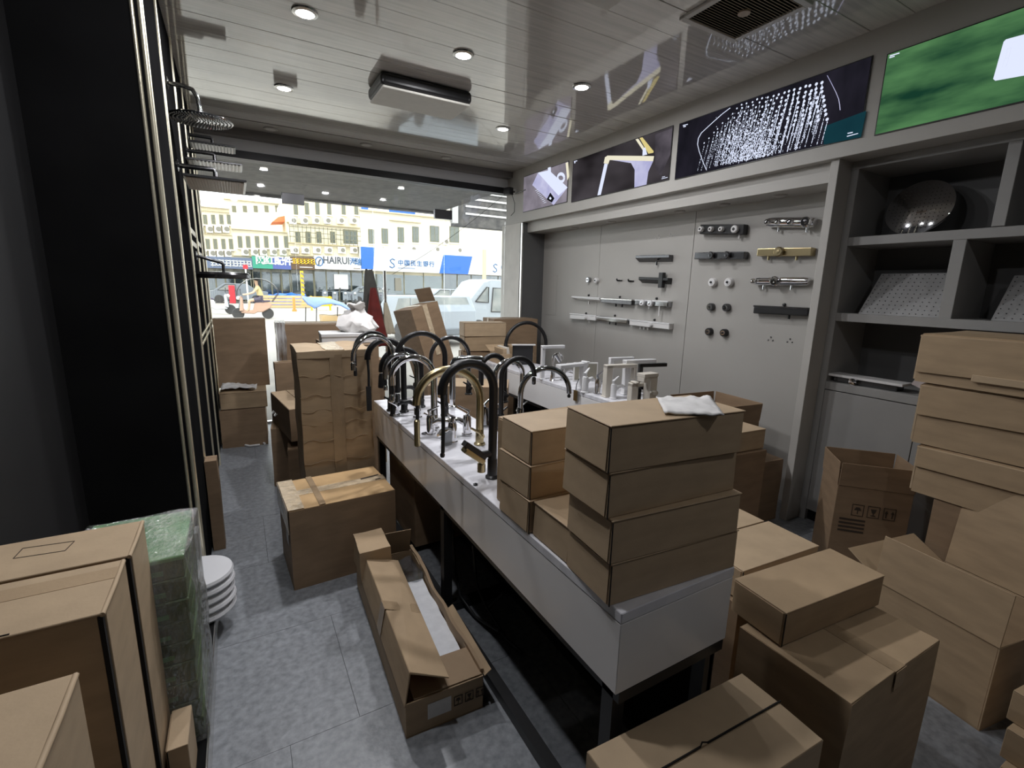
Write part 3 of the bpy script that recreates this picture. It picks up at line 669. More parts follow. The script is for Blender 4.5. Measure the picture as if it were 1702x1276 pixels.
# tall creased carton
t = thing('tall_carton', 'tall creased carton wrapped in tape, standing behind the low taped carton', 'box', (.268, 2.85, 0), math.radians(-1))
MB().crumple(0, 0, 0, .40, .42, 1.105, .012, 31, 14, 10, 34, 6.0).build('body', 'kraft', t, smooth=50)
MB().crumple(.165, -.010, .15, .235, -.002, 1.10, .009, 31, 3, 1, 30, 6.0).build('tape', 'tape', t, smooth=60)
for z in (.47, .60, .70, .78, .87, .98): MB().tube([(.0+.03*i, -.006+.004*math.sin(i*2.1+z*9), z+.010*math.sin(i*1.3+z*20)) for i in range(13)], .0022, 6).build('crease', 'kraft', t, smooth=60)
MB().crumple(-.004, -.008, 1.085, .404, .424, 1.125, .012, 33, 14, 8, 2, 7.0).build('crushed_top', 'kraft_light', t, smooth=50)
MB().crumple(.15, -.004, 1.118, .25, .42, 1.130, .010, 33, 5, 10, 1, 7.0).build('top_tape', 'clear_tape', t, smooth=50)
# the cartons tucked behind it
carton('low dark carton with foil tape in the aisle behind the tall creased carton', (.14, 3.76, 0), -6, .27, .38, .45, 'kraft_brown', tape='clear_tape', along='y', seed=22)
carton('low dark carton with a taped corner, directly behind the tall creased carton', (.215, 3.33, 0), -6, .25, .36, .41, 'kraft_brown', tape='clear_tape', along='y', seed=23)
t = carton('carton with a clean light top lying across the two low dark cartons', (.245, 3.36, .455), 0, .22, .62, .225, 'kraft_brown', tape=None, seed=24, along='y')
t.rotation_euler = (0, 0, math.radians(7))
for o in kids(t):
    if o.name.startswith('flap'): o.data.materials[0] = M['kraft_light']
q = MB()
for y in (.42, .50): q.tube([(-.006, y-.02, .10), (-.018, y-.01, .085), (-.018, y+.012, .085), (-.006, y+.02, .10)], .004, 6)
q.build('handle_loop', 'white_plastic', t)
t = carton('large dark carton in torn film at the back of the aisle by the doors', (.275, 4.42, 0), -3, .66, .36, 1.155, 'kraft_brown', seed=25, tape='tape')
MB().crumple(-.012, -.012, .55, .06, .37, 1.165, .012, 25, 4, 6, 14, 9).build('torn_film', 'white_film', t, smooth=70)
carton('grey-brown carton half hidden left of the large filmed carton', (.225, 4.24, 0), 0, .20, .13, .86, 'kraft_brown', seed=26)
carton('brown carton between the tall creased carton and the doors, under the white box', (.50, 3.42, 0), 0, .36, .46, 1.085, 'kraft_brown', seed=27)
t = thing('white_box', 'flat white box on the cartons below the plastic bag', 'box', (.49, 3.50, 1.087), math.radians(-4))
MB().box(0, 0, 0, .38, .26, .062).build('tray', 'white_matt', t, bevel=.002); MB().box(-.003, -.003, .045, .383, .263, .068).build('lid', 'white_matt', t, bevel=.002)
# plastic bag
b = MB().lathe([(.001, 0), (.12, .0), (.135, .04), (.12, .09), (.08, .13), (.045, .16), (.06, .19), (.02, .195), (.001, .19)], 26)
b.v = [tuple(Vector(v)*1.0 + Vector((noise.noise(Vector(v)*16), noise.noise(Vector(v)*16+Vector((5,0,0))), noise.noise(Vector(v)*20+Vector((0,5,0)))))*.050 if v[2] > .003 else v) for v in b.v]
mat('bag_white', (0.74, 0.72, 0.70), 0.35, var=.08, scale=20)
o = b.build('plastic_bag', 'bag_white', None, smooth=70); o.location = (.77, 3.66, 1.157); tag(o, 'crumpled translucent white plastic bag on the flat white box', 'bag')
mat('red_plastic', (0.55, 0.03, 0.025), 0.4)
b = MB().crumple(0, 0, 0, .16, .14, .16, .03, 9, 6, 5, 6, 14); o = b.build('red_bag', 'red_plastic', None, smooth=70); o.location = (.71, 3.95, .90); tag(o, 'crumpled red plastic bag seen between the black taps', 'bag')
carton('brown carton behind the far end of the counter, under the red bag', (.66, 3.90, 0), 0, .36, .44, .898, 'kraft_brown', seed=28)

carton('dark carton pushed under the long counter', (.775, 2.40, .041), 0, .33, .50, .46, 'kraft_brown', seed=29)
# ---- open carton with foam on the floor
t = open_carton('long torn open carton with white foam inside on the aisle floor', (.382, 1.318, 0), -2.3, .282, .93, .135, 'kraft', flaps=(), nm='open_carton')
q = MB(); q.hexa([(-.004,.0,.125),(0,.0,.125),(0,.80,.125),(-.004,.80,.125),(.018,.01,.245),(.024,.01,.245),(.026,.78,.235),(.02,.78,.235)]); q.build('flap', 'kraft', t, bevel=.001)
q = MB(); q.hexa([(.018,.008,.240),(.145,-.02,.196),(.165,.75,.196),(.020,.78,.230),(.020,.01,.247),(.146,-.02,.201),(.167,.75,.201),(.022,.78,.237)]); q.build('folded_flap', 'kraft', t, bevel=.001)
q = MB(); q.hexa([(.016,.36,.2475),(.153,.335,.2025),(.154,.395,.2025),(.017,.42,.2460),(.016,.36,.2482),(.153,.335,.2032),(.154,.395,.2032),(.017,.42,.2467)]); q.build('tape', 'tape', t)
q = MB(); q.hexa([(-.006,.36,.13),(-.005,.36,.13),(-.005,.42,.13),(-.006,.42,.13),(.0155,.36,.247),(.0165,.36,.247),(.0165,.42,.246),(.0155,.42,.246)]); q.build('tape', 'tape', t)
q = MB().crumple(-.006, .76, .13, .135, .955, .275, .006, 7, 6, 6, 4, 9); q.build('torn_end', 'kraft', t, smooth=50)
q = MB(); plate(q, (.14, .935, .13), (.27, .93, .13), (0, -.25, .9), .15); q.build('end_flap', 'kraft', t, bevel=.001)
q = MB().crumple(.276, .02, .06, .290, .94, .150, .014, 8, 1, 26, 4, 9); q.build('torn_side', 'kraft_inside', t, smooth=50)
q = MB(); plate(q, (.286, .0, .133), (.286, .40, .133), (.55, 0, .35), .032); q.build('side_flap', 'kraft', t, bevel=.001)
q = MB(); plate(q, (.03, .006, .136), (.278, .006, .136), (0, 1, -.04), .15); q.build('inner_flap', 'kraft_inside', t)
q = MB().crumple(.13, .17, .02, .268, .70, .105, .008, 6, 6, 18, 3, 9, .008); q.build('foam_pad', 'foam', t, smooth=60)
q = MB().crumple(.125, .70, .04, .268, .88, .125, .022, 16, 9, 9, 4, 22, .01); q.build('bubble_wrap', 'bubble_film', t, smooth=60)
marks(t, front(.0005), [('label', [rectp(.075, .045, .085, .06)])], 'label_white')
ship_marks(t, front(.0008), .17, .055, .032)

# ---- right of the counter
carton('big brown carton at lower right with a mailer on top', (1.275, .448, 0), -1.2, .495, .318, .489, 'kraft', tape='tape', seed=41, along='y', tw=.055)
mailer('wide tan mailer lying on the big carton at lower right', (1.303, .650, .491), -5.2, .482, .178, .112, m='kraft')
t = carton('front carton with slit top flaps at the bottom edge of the picture', (.622, .476, 0), -2.8, .54, .228, .44, 'kraft_light', tape=None, seed=42, amp=.001)
MB().tube([(.0,.117,.4395),(.25,.117,.4395),(.262,.123,.4395),(.274,.117,.4395),(.548,.117,.4395)], .0025, 4).build('flap_seam', 'gap_black', t)
for k, (px, py) in enumerate(((1225, 942), (1183, 905))):
    mailer(['tan mailer lying flat right behind the big carton', 'tan mailer lying flat between the counter and the grey wall'][k], (1.40, .852+.215*k, .48), -4.0, .405, .205, .112, 'mailers lying behind the big carton', m='kraft_light')
carton('brown carton supporting the flat mailers beside the counter', (1.38, .84, 0), -2, .42, .45, .478, 'kraft_brown', seed=43)
# open carton with raised flaps near the right edge
t = open_carton('open carton with raised flaps near the right edge', (2.165, .385, 0), 8, .46, .41, .335, 'kraft', flaps=(('left', -4, .20, .0), ('right', 7, .40, .0), ('back', 62, .15, .01)))
t.rotation_euler = (0, 0, math.radians(-10))
# torn tall open carton
t = open_carton('tall open carton with shipping marks in front of the shelf unit', (2.74, 1.206, 0), -48, .34, .27, .50, 'kraft_brown', flaps=(('front', 3, .13, 0), ('left', 2, .13, 0), ('right', 2, .13, 0), ('back', 2, .13, 0)))
ship_marks(t, front(.001), .08, .34, .055)
marks(t, front(.001), [('print_lines', [rectp(.03, .31-.022*k, .12, .01) for k in range(4)])])
# stack of three big mailers
zb = .60
carton('brown carton under the stack of big mailers at the right edge', (2.72, .22, 0), 0, .44, .58, .598, 'kraft_brown', seed=45)
def lying(label, x, y1, z, w, d, h, bow, rz=0):
    t = thing('large_mailer', label, 'box', (x, y1, z), math.radians(rz), 'big mailers stacked at the right edge')
    MB().crumple(0, -w, 0, d, 0, h-.004, .004, x*50+z*9, 6, 8, 5, 4).build('tray', 'kraft', t, smooth=35)
    MB().hexa([(-.012,-w-.004,h-.012),(d,-w-.004,h-.004),(d,.004,h-.004),(-.012,.006,h-.02),(-.014,-w-.004,h-.006),(d,-w-.004,h),(d,.004,h),(-.014,.006,h-.013)]).build('lid', 'kraft_light', t, bevel=.0015)
    MB().hexa([(-.012,-w,h-bow),(-.006,-w,h-bow),(-.006,.0,h-bow-.01),(-.012,.0,h-bow-.01),(-.014,-w,h-.008),(-.006,-w,h-.008),(-.006,0,h-.015),(-.014,0,h-.015)]).build('front_lip', 'kraft', t, bevel=.001)
    MB().box(.0, .0005, .01, d*.8, .008, h-.012).build('side_tab', 'kraft_light', t)
    return t
a_ = lying('big tan mailer, lowest of the three stacked at the right edge', 2.72, .89, zb, .62, .40, .235, .10, -2)
b_ = lying('big tan mailer with a bowed lid, middle of the three at the right edge', 2.71, .92, zb+.236, .62, .42, .285, .14, 1)
c_ = lying('big tan mailer with a tuck tab, topmost of the three at the right edge', 2.70, .95, zb+.522, .64, .42, .225, .17, -3)
MB().box(-.016, -.42, .035, -.008, -.20, .065).build('tuck_tab', 'kraft_light', c_, bevel=.002)
# boxes at the right edge on the floor
for k in range(3):
    mailer('tan mailer by the right edge of the floor, %s of three' % ['lowest', 'middle', 'topmost'][k], (2.20+.02*k, -.13, .002+.105*k), 88-3*k, .40, .30, .104, 'mailers at the lower right corner', m='kraft')
# niche: carton with a label and an opened carton on it
t = carton('carton with small white labels standing by the grey post', (2.68, 1.74, 0), -6, .40, .34, .43, 'kraft_brown', seed=51, tape='tape')
marks(t, front(.004), [('label', [rectp(.13, .34, .055, .032), rectp(.03, .20, .06, .03)])], 'label_white')
ship_marks(t, front(.004), .03, .26, .03)
open_carton('opened carton with raised flaps against the grey wall', (2.62, 1.92, .432), -6, .42, .40, .22, 'kraft_brown', flaps=(('front', 4, .12, 0), ('right', 3, .12, 0), ('left', 40, .14, 0), ('back', 5, .12, 0)))
mailer('tan mailer peeking over the top of the counter stack by the wall', (2.30, 1.62, .60), -4, .36, .30, .12, m='kraft_light')
carton('brown carton between the counter stack and the niche', (2.28, 1.60, 0), -4, .38, .34, .598, 'kraft_brown', seed=52)
# clear bag of paper on the top mailer
p = [at(x, y, 'Z', 1.2155) for x, y in ((1092, 662), (1180, 660), (1203, 691), (1105, 688))]
pk = MB().grid(lambda u, v: tuple((p[0]*(1-u)+p[1]*u)*(1-v)+(p[3]*(1-u)+p[2]*u)*v + Vector((0, 0, .005*math.sin(PI*u)*math.sin(PI*v)+.006*noise.noise(Vector((u*7, v*5, 4)))))), 16, 10).build('paper_packet', 'paper', None, smooth=80)
sm = pk.modifiers.new('thick', 'SOLIDIFY'); sm.thickness = .004; tag(pk, 'white paper packet in a clear bag on the topmost counter mailer', 'packet')
# ---- window side, between the counters
t = carton('brown carton standing between the two counters', (1.31, 3.66, 0), -31, .66, .36, .70, 'kraft_brown', seed=61, tape=None)
for o in kids(t):
    if o.name.startswith('flap'): o.data.materials[0] = M['kraft_light']
t = carton('tilted taped carton leaning at the glass door', (1.60, 4.55, .0), 32, .31, .34, 1.30, 'kraft_brown', seed=62, tape='clear_tape', along='y', tape_down=.5)
t.rotation_mode = 'QUATERNION'; t.rotation_quaternion = (Matrix.Rotation(math.radians(-15), 3, Vector((math.sin(YAW), math.cos(YAW), 0))) @ Matrix.Rotation(math.radians(6), 3, Vector((math.cos(YAW), -math.sin(YAW), 0))) @ Matrix.Rotation(math.radians(12), 3, 'Z')).to_quaternion(); t.location = (1.77, 4.34, .03)
q = MB(); plate(q, (.30, .02, 1.302), (.30, .32, 1.302), (-.1, 0, 1), .14); q.build('raised_flap', 'kraft_brown', t, bevel=.001)
carton('tall brown carton in the window corner by the white jamb', (2.50, 4.78, 0), -6, .55, .36, 1.15, 'kraft_brown', seed=63, tape='tape', amp=.002)
carton('brown carton under the two light boxes by the window', (2.02, 4.56, 0), -8, .42, .16, .83, 'kraft_brown', seed=64)
mailer('light tan box, lower of the two by the window corner', (2.04, 4.55, .832), -10, .48, .22, .155, m='kraft')
mailer('light tan box, upper of the two by the window corner', (2.03, 4.54, .989), -9, .46, .20, .145, m='kraft_light')
t = open_carton('low open carton full of slim boxes at the far end of the basin counter', (2.16, 3.98, CT+.001), -4, .36, .26, .10, 'kraft', flaps=(('back', 70, .14, 0),))
for k in range(7):
    o = MB().obox(Matrix.Translation((2.20+.046*k, 3.985, CT+.012)) @ Matrix.Rotation(math.radians(-4+random.uniform(-10, 14)), 4, 'Y') @ Matrix.Rotation(math.radians(-4), 4, 'Z'), 0, .008, 0, .036, .22, .135+.01*(k % 3)).build('slim_box', ['kraft_light', 'cream', 'kraft'][k % 3], None, bevel=.0015)
    tag(o, 'slim upright box in the low open carton, %s from the left' % ['first', 'second', 'third', 'fourth', 'fifth', 'sixth', 'seventh'][k], 'box', 'slim boxes in the open carton')

# ================================================================== STREET OUTSIDE
GZ = -0.12
mat('street', (0.30, 0.28, 0.25), 0.8, var=0.12, scale=0.5, detail=8)
mat('facade_cream', (0.62, 0.56, 0.41), 0.8, var=0.05, scale=0.6)
mat('facade_white', (0.66, 0.62, 0.51), 0.8, var=0.04, scale=0.6)
mat('cornice', (0.54, 0.45, 0.27), 0.8)
mat('win_olive', (0.13, 0.125, 0.075), 0.5); mat('win_glass_far', (0.10, 0.115, 0.10), 0.2)
mat('ac_white', (0.72, 0.70, 0.62), 0.6); mat('ac_dark', (0.16, 0.15, 0.12), 0.6)
mat('roof_red', (0.62, 0.16, 0.06), 0.7); mat('blue_sign', (0.012, 0.10, 0.46), 0.5); mat('slate_sign', (0.075, 0.10, 0.16), 0.5)
mat('green_sign', (0.02, 0.22, 0.14), 0.5); mat('indigo_sign', (0.05, 0.075, 0.24), 0.5); mat('brown_sign', (0.07, 0.035, 0.01), 0.5)
mat('yellow_ink', (0.70, 0.42, 0.01), 0.5); mat('white_sign', (0.56, 0.56, 0.54), 0.5); mat('grey_ink', (0.05, 0.055, 0.065), 0.5); mat('blue_ink', (0.012, 0.09, 0.24), 0.5)
mat('red_sign', (0.42, 0.015, 0.025), 0.5); mat('shop_dark', (0.07, 0.075, 0.065), 0.5, col2=(0.34, 0.31, 0.24), scale=1.6, detail=8)
mat('car_white', (0.30, 0.335, 0.37), 0.3); mat('car_grey', (0.14, 0.16, 0.18), 0.3); mat('tyre', (0.03, 0.03, 0.03), 0.7)
mat('tarp_blue', (0.015, 0.12, 0.50), 0.5, var=0.3, scale=3); mat('canopy_blue', (0.09, 0.16, 0.33), 0.5, var=0.1, scale=3); mat('canopy_in', (0.18, 0.17, 0.20), 0.7)
mat('skin', (0.55, 0.36, 0.24), 0.5); mat('hair', (0.03, 0.025, 0.02), 0.6); mat('shirt', (0.55, 0.45, 0.22), 0.7); mat('shorts', (0.07, 0.06, 0.09), 0.7)
mat('scooter_white', (0.48, 0.50, 0.52), 0.3); mat('scooter_pink', (0.40, 0.26, 0.19), 0.4); mat('orange', (0.75, 0.22, 0.04), 0.5)
mat('tan_street', (0.45, 0.32, 0.16), 0.7)
gr = struct(MB().box(-60, 5.72, GZ-0.2, 90, 110, GZ).build('ground', 'street'), 'sunlit street and forecourt outside the shop', 'ground')
struct(MB().box(-0.8, 5.6, GZ, 3.8, 6.6, -0.004).build('door_step', 'street'), 'pale step outside the glass doors', 'step')
YB_ = 45.0
def bx(mb, px0, py0, px1, py1, yf, yb):
    a = at(px0, py1, 'Y', yf); b = at(px1, py0, 'Y', yf); mb.box(a.x, yf, a.z, b.x, yb, b.z); return mb
def winrow(t, specs, yf, kind='window'):
    """each window its own part, its pane and mullion below it"""
    for px, py0, py1, w in specs:
        a = at(px-w/2, py1, 'Y', yf); b = at(px+w/2, py0, 'Y', yf)
        f = MB().box(a.x, yf-.06, a.z, b.x, yf+.02, b.z).build('window', 'win_olive', t)
        m = MB(); dx = (b.x-a.x); mid = (a.x+b.x)/2
        m.box(a.x+.07, yf-.075, a.z+.08, mid-.03, yf-.06, b.z-.08); m.box(mid+.03, yf-.075, a.z+.08, b.x-.07, yf-.06, b.z-.08)
        m.build('pane', 'win_glass_far', f)
        s = MB().box(a.x-.08, yf-.16, a.z-.10, b.x+.08, yf, a.z).build('sill', 'facade_white', t)
def acrow(t, specs, yf):
    for px, py, w in specs:
        c = at(px, py, 'Y', yf); s = w/2*.062
        f = MB().box(c.x-s, yf-.35, c.z-.27, c.x+s, yf-.02, c.z+.27).build('air_conditioner', 'ac_white', t)
        MB().lathe([(.001, 0), (.19, 0), (.19, .015), (.001, .015)], 12, Matrix.Translation((c.x+s*.3, yf-.35, c.z)) @ Matrix.Rotation(PI/2, 4, 'X')).build('fan', 'ac_dark', f)
def ledge(t, px0, px1, py, hh, yf, m='cornice', out=.35):
    hh *= .6; out = min(out*.45, .3)
    a = at(px0, 425, 'Y', yf); b = at(px1, 425, 'Y', yf); xm = (px0+px1)/2; a.z = at(xm, py+hh, 'Y', yf).z; b.z = at(xm, py, 'Y', yf).z
    MB().box(a.x, yf-out, a.z, b.x, yf, b.z).build('ledge', m, t)
def building(label, px0, px1, py_top, yf=YB_, depth=9, m='facade_cream'):
    a = at(px0, 425, 'Y', yf); b = at(px1, 425, 'Y', yf); b.z = at((px0+px1)/2, py_top, 'Y', yf).z
    t = thing('building', label, 'building', (0, 0, 0), 0, 'buildings across the street')
    MB().box(a.x, yf, GZ, b.x, yf+depth, b.z).build('wall', m, t); return t
bA = building('cream three-storey building behind the shower heads at far left', 300, 388, 343)
winrow(bA, [(x, 357, 373, 5) for x in (311, 326, 341, 354.5, 368, 380.5)], YB_); winrow(bA, [(x, 397, 414.5, 5) for x in (315, 330, 345.5, 358, 371.5, 384)], YB_)
acrow(bA, [(x, 381, 7) for x in (333, 348.5, 362, 375.5)], YB_); acrow(bA, [(x, 421, 7) for x in (339, 353, 366, 379)], YB_)
for y in (388, 426): ledge(bA, 300, 388, y, 1.6, YB_)
ledge(bA, 300, 390, 343, 2.5, YB_, 'facade_white', .6); ledge(bA, 300, 388, 350, 1.2, YB_)
bB = building('cream two-storey building with a gable and red roof beside it', 388.3, 480, 383)
winrow(bB, [(x, 392.5, 412, 5.5) for x in (399, 412.5, 427.5, 442.5, 459, 475.5)], YB_)
acrow(bB, [(x, 419, 8) for x in (407, 423, 437.5, 454, 470)], YB_)
ledge(bB, 388, 480, 426, 1.6, YB_); ledge(bB, 388, 480, 383, 1.5, YB_, 'cornice', .5)
g0, g1, g2 = at(417, 375, 'Y', YB_), at(431.5, 357, 'Y', YB_), at(449, 369, 'Y', YB_)
MB().prism([(g0.x, g0.z-.6), (g2.x, g0.z-.6), (g2.x, g0.z), (g1.x, g1.z), (g0.x, g0.z)], lambda x, y, e: (x, YB_+.2+e, y), 0, 2.0).build('gable', 'facade_white', bB)
q = [at(x, y, 'Y', YB_+1.5) for x, y in ((452, 369), (462, 361), (480, 357), (480, 368))]
MB().prism([(v.x, v.z) for v in q][::-1], lambda x, y, e: (x, YB_+1.5+e, y), 0, 2.5).build('red_roof', 'roof_red', bB)
bC = building('cream building with barred balconies above the black lettered shop', 480.4, 600, 330, m='facade_cream')
winrow(bC, [(x, 337, 357, 5.5) for x in (491.5, 510, 527.5, 547, 571, 592)], YB_)
acrow(bC, [(x, 367, 9) for x in (486, 505, 524, 543, 565, 586)], YB_); acrow(bC, [(x, 416, 10) for x in (489, 507, 526, 545, 567, 587)], YB_)
for y, o in ((373.5, .7), (406, .6), (426, .5)): ledge(bC, 480, 600, y, 2.0, YB_, 'cornice', o)
winrow(bC, [(x, 385, 404, 7) for x in (495, 512, 530, 553)], YB_); winrow(bC, [(582, 383, 405, 22)], YB_)
for k in range(17):
    x = at(482+7*k, 390, 'Y', YB_-.6).x; a = at(540, 406, 'Y', YB_-.6).z; b = at(540, 378, 'Y', YB_-.6).z
    MB().box(x-.02, YB_-.62, a, x+.02, YB_-.58, b).build('balcony_bar', 'win_olive', bC)
for y in (381, 389, 397): MB().box(at(481, y, 'Y', YB_-.6).x, YB_-.62, at(540, y, 'Y', YB_-.6).z, at(600, y, 'Y', YB_-.6).x, YB_-.58, at(540, y, 'Y', YB_-.6).z+.045).build('balcony_rail', 'win_olive', bC)
bD = building('white two-storey corner building above the bank', 600.4, 900, 363, m='facade_white')
winrow(bD, [(617, 381, 405, 9), (639.5, 380, 405, 10), (666, 378, 403, 10), (690.5, 377, 403, 10.5)], YB_); winrow(bD, [(722, 376, 402, 15), (755, 377, 403, 16)], YB_)
acrow(bD, [(x, 414, 10) for x in (611, 633.5, 660, 684.5)], YB_); acrow(bD, [(723, 414.5, 16), (760, 416, 16), (739, 402, 8)], YB_)
ledge(bD, 600, 900, 363, 3, YB_, 'cornice', .9); ledge(bD, 600, 900, 424, 1.6, YB_, 'cornice', .4); ledge(bD, 648, 700, 367.5, 2.2, YB_, 'cornice', 1.0)
bE = building('tall pale block with a blue roof edge rising behind the corner building', 560, 760, 325, yf=70, depth=10, m='facade_white')
for s in ((601, 345, 612, 358), (647, 346, 690, 355)): bx(MB(), *s, 69.9, 70).build('blue_panel', 'blue_sign', bE)
bF = building('pale terrace with a long sloping cornice behind the gabled building', 380, 500, 336, yf=62, depth=8, m='facade_white')
for k in range(6): bx(MB(), 386+18*k, 342, 392+18*k, 352, 61.95, 62).build('window', 'win_olive', bF)
ledge(bF, 380, 500, 336, 2.5, 62, 'cornice', .8)
# trading floor under the signs
def shop(label, px0, px1, py0, py1, m='shop_dark', panes=5):
    a = at(px0, py1, 'Y', YB_-.3); b = at(px1, py0, 'Y', YB_-.3)
    t = thing('storefront', label, 'shop front', (a.x, YB_-.30, GZ), 0, 'shop fronts across the street'); w = b.x-a.x; h = b.z-GZ
    MB().box(0, 0.05, 0, w, .29, h).build('interior', m, t)
    for k in range(panes):
        MB().box(w*k/panes+.06, 0, .05, w*(k+1)/panes-.06, .02, h-.35).build('pane', 'car_glass', t)
    for k in range(panes+1): MB().box(w*k/panes-.03, -.03, 0, w*k/panes+.03, .05, h).build('mullion', 'win_olive', t)
    return t
shop('dim shop front under the dark blue lettered sign', 330, 419, 446, 500, panes=6); shop('shop front under the green and blue sign', 420, 483, 446, 500, panes=4)
shop('garage-like shop front under the yellow sign', 484, 522, 448, 500, panes=2); shop('glazed shop front with yellow side panels under the black lettered sign', 523, 603, 447, 500, panes=4)
s_ = shop('bank front with pale pillars under the blue and white sign', 604, 735, 453, 505, 'facade_cream', 4); shop('shop front with red posters right of the bank', 736, 870, 455, 505, panes=6)
bx(MB(), 657, 462, 667, 483, YB_-.42, YB_-.33).build('notice_board', 'ac_dark', None); tag(bpy.data.objects['notice_board'], 'small dark notice board on the bank wall', 'board')
bx(MB(), 751, 448, 815, 454.5, YB_-.5, YB_-.4).build('red_banner', 'red_sign', None); tag(bpy.data.objects['red_banner'], 'long red banner under the bank sign at right', 'banner')
bx(MB(), 556, 456, 578, 480, YB_-.45, YB_-.40).build('poster', 'white_sign', None); tag(bpy.data.objects['poster'], 'large white poster in the window of the black lettered shop', 'poster')
# signs
def sign(label, px0, py0, px1, py1, m):
    a = at(px0, py1, 'Y', YB_-.9); b = at(px1, py0, 'Y', YB_-.9)
    t = thing('shop_sign', label, 'sign', (a.x, YB_-.9, a.z), 0, 'shop signs across the street')
    MB().box(0, 0, 0, b.x-a.x, .85, b.z-a.z).build('board', m, t); t['w'] = b.x-a.x; t['h'] = b.z-a.z; return t
def glyph(mb, x, y, s, rnd):
    """a smudged character: a few strokes"""
    for k in range(3): mb.box(x+rnd.uniform(0, .1)*s, -.03, y+s*(.12+.33*k), x+s*rnd.uniform(.75, .95), -.01, y+s*(.12+.33*k)+s*.10)
    for k in range(2): mb.box(x+s*(.22+.42*k), -.03, y+s*rnd.uniform(.02, .2), x+s*(.22+.42*k)+s*.11, -.01, y+s*.93)
rn = random.Random(5)
t = sign('slate blue shop sign with white characters at far left', 318, 429, 419, 444, 'slate_sign')
for k in range(6): m = MB(); glyph(m, t['w']*(.30+.115*k), .12, .58, rn); m.build('character', 'white_sign', t)
t = sign('green and indigo shop sign with four white characters', 420, 428.5, 483, 445.5, 'green_sign')
MB().box(t['w']*.52, -.012, 0, t['w'], 0, t['h']).build('indigo_half', 'indigo_sign', t)
for k, c in enumerate('网红配件'): text('character', c, .72, 'white_sign', t, frame_xz((t['w']*(.08+.24*k), -.02, .26)), .01, .02)
t = sign('brown shop sign crowded with yellow characters', 484, 428.5, 522.5, 447, 'brown_sign')
for k in range(6): m = MB(); glyph(m, t['w']*(.06+.15*k), .40, .52, rn); m.build('character', 'yellow_ink', t)
MB().box(t['w']*.35, -.02, .16, t['w']*.9, 0, .22).build('underline', 'white_sign', t)
t = sign('white shop sign reading HAIRUI with a round emblem', 523.5, 428, 600, 446.5, 'white_sign')
text('lettering', 'HAIRUI', .80, 'grey_ink', t, frame_xz((t['w']*.17, -.02, .34)), .01, .018, sx=0.86)
for k, c in enumerate('海瑞'): text('character', c, .66, 'blue_ink', t, frame_xz((t['w']*(.74+.115*k), -.02, .36)), .01, .01)
MB().box(t['w']*.82, -.02, .13, t['w']*.97, 0, .18).build('underline', 'brown_sign', t)
em = MB()
for k in range(20): w0 = 2*PI*k/20; em.tube([(t['w']*.095+.30*math.cos(w0), -.015, .62+.36*math.sin(w0)), (t['w']*.095+.30*math.cos(w0+.36), -.015, .62+.36*math.sin(w0+.36))], .045, 5)
em.build('emblem', 'blue_ink', t)
MB().tube([(t['w']*.095-.05, -.015, .32), (t['w']*.095-.02, -.015, .62), (t['w']*.095+.12, -.015, .80)], .06, 6).build('emblem_leaf', 'grey_ink', t)
t = sign('long white and blue bank sign with an S emblem and blue panels', 600.3, 428, 900, 449, 'white_sign')
wx = lambda px: at(px, 440, 'Y', YB_-.9).x - t.location.x
MB().prism([(wx(600.5), .12), (wx(620), .12), (wx(623.5), t['h']-.02), (wx(600.5), t['h']-.02)], lambda x, y, e: (x, -e, y), .0, .02).build('blue_panel', 'blue_sign', t)
MB().prism([(wx(730), .0), (wx(778), .0), (wx(785), t['h']*.85), (wx(737), t['h']*.85)], lambda x, y, e: (x, -e, y), .0, .02).build('blue_panel', 'blue_sign', t)
for px in (652, 823):
    c = wx(px); e = MB()
    pts = [(c+.26*math.cos(a)*1.0, -.02, .72+.14+.20*math.sin(a)) for a in [0.5+.35*k for k in range(12)]] 
    e.tube([(c+.24, -.02, 1.02), (c+.02, -.02, 1.12), (c-.20, -.02, .98), (c-.08, -.02, .78), (c+.12, -.02, .66), (c+.20, -.02, .46), (c-.02, -.02, .32), (c-.26, -.02, .44)], .05, 6); e.build('emblem', 'blue_ink', t)
for k, c in enumerate('中国民生银行'): text('character', c, .55, 'blue_ink', t, frame_xz((wx(661)+.60*k, -.02, .50)), .01, .01)
text('character', '中', .55, 'blue_ink', t, frame_xz((wx(832), -.02, .50)), .01, .01)
MB().box(wx(661), -.02, .32, wx(690), 0, .37).build('small_print', 'blue_ink', t)
# posts
def post(name, label, cat, px, py0, y, r, m, bands=None):
    b = at(px, 480, 'Y', y); top = at(px, py0, 'Y', y).z
    t = thing(name, label, cat, (b.x, y, GZ)); MB().cyl((0, 0, 0), (0, 0, top-GZ), r, n=12).build('pole', m, t, smooth=40)
    MB().cyl((0, 0, 0), (0, 0, .12), r*1.8, n=12).build('foot', m, t, smooth=40)
    if bands:
        for k in range(bands): MB().obox(Matrix.Translation((0, 0, .35+.30*k)) @ Matrix.Rotation(.5, 4, 'Y'), -r*1.06, -r*1.06, 0, r*1.06, r*1.06, .12).build('band', 'ac_dark', t)
    return t
post('bollard', 'yellow and black striped post in the street', 'post', 503, 450, 36, .11, 'yellow_ink', 7)
t = post('sign_post', 'slim white street post with a small red plate', 'post', 411, 444, 36, .05, 'white_sign'); MB().box(-.14, -.08, 2.40, .14, -.04, 2.66).build('plate', 'red_sign', t)
post('lamp_post', 'pale yellow post above the van', 'post', 804.5, 415, 30, .14, 'cornice')
post('rail_post', 'orange and white barrier post by the striped bollard', 'post', 487, 494, 30, .07, 'orange')
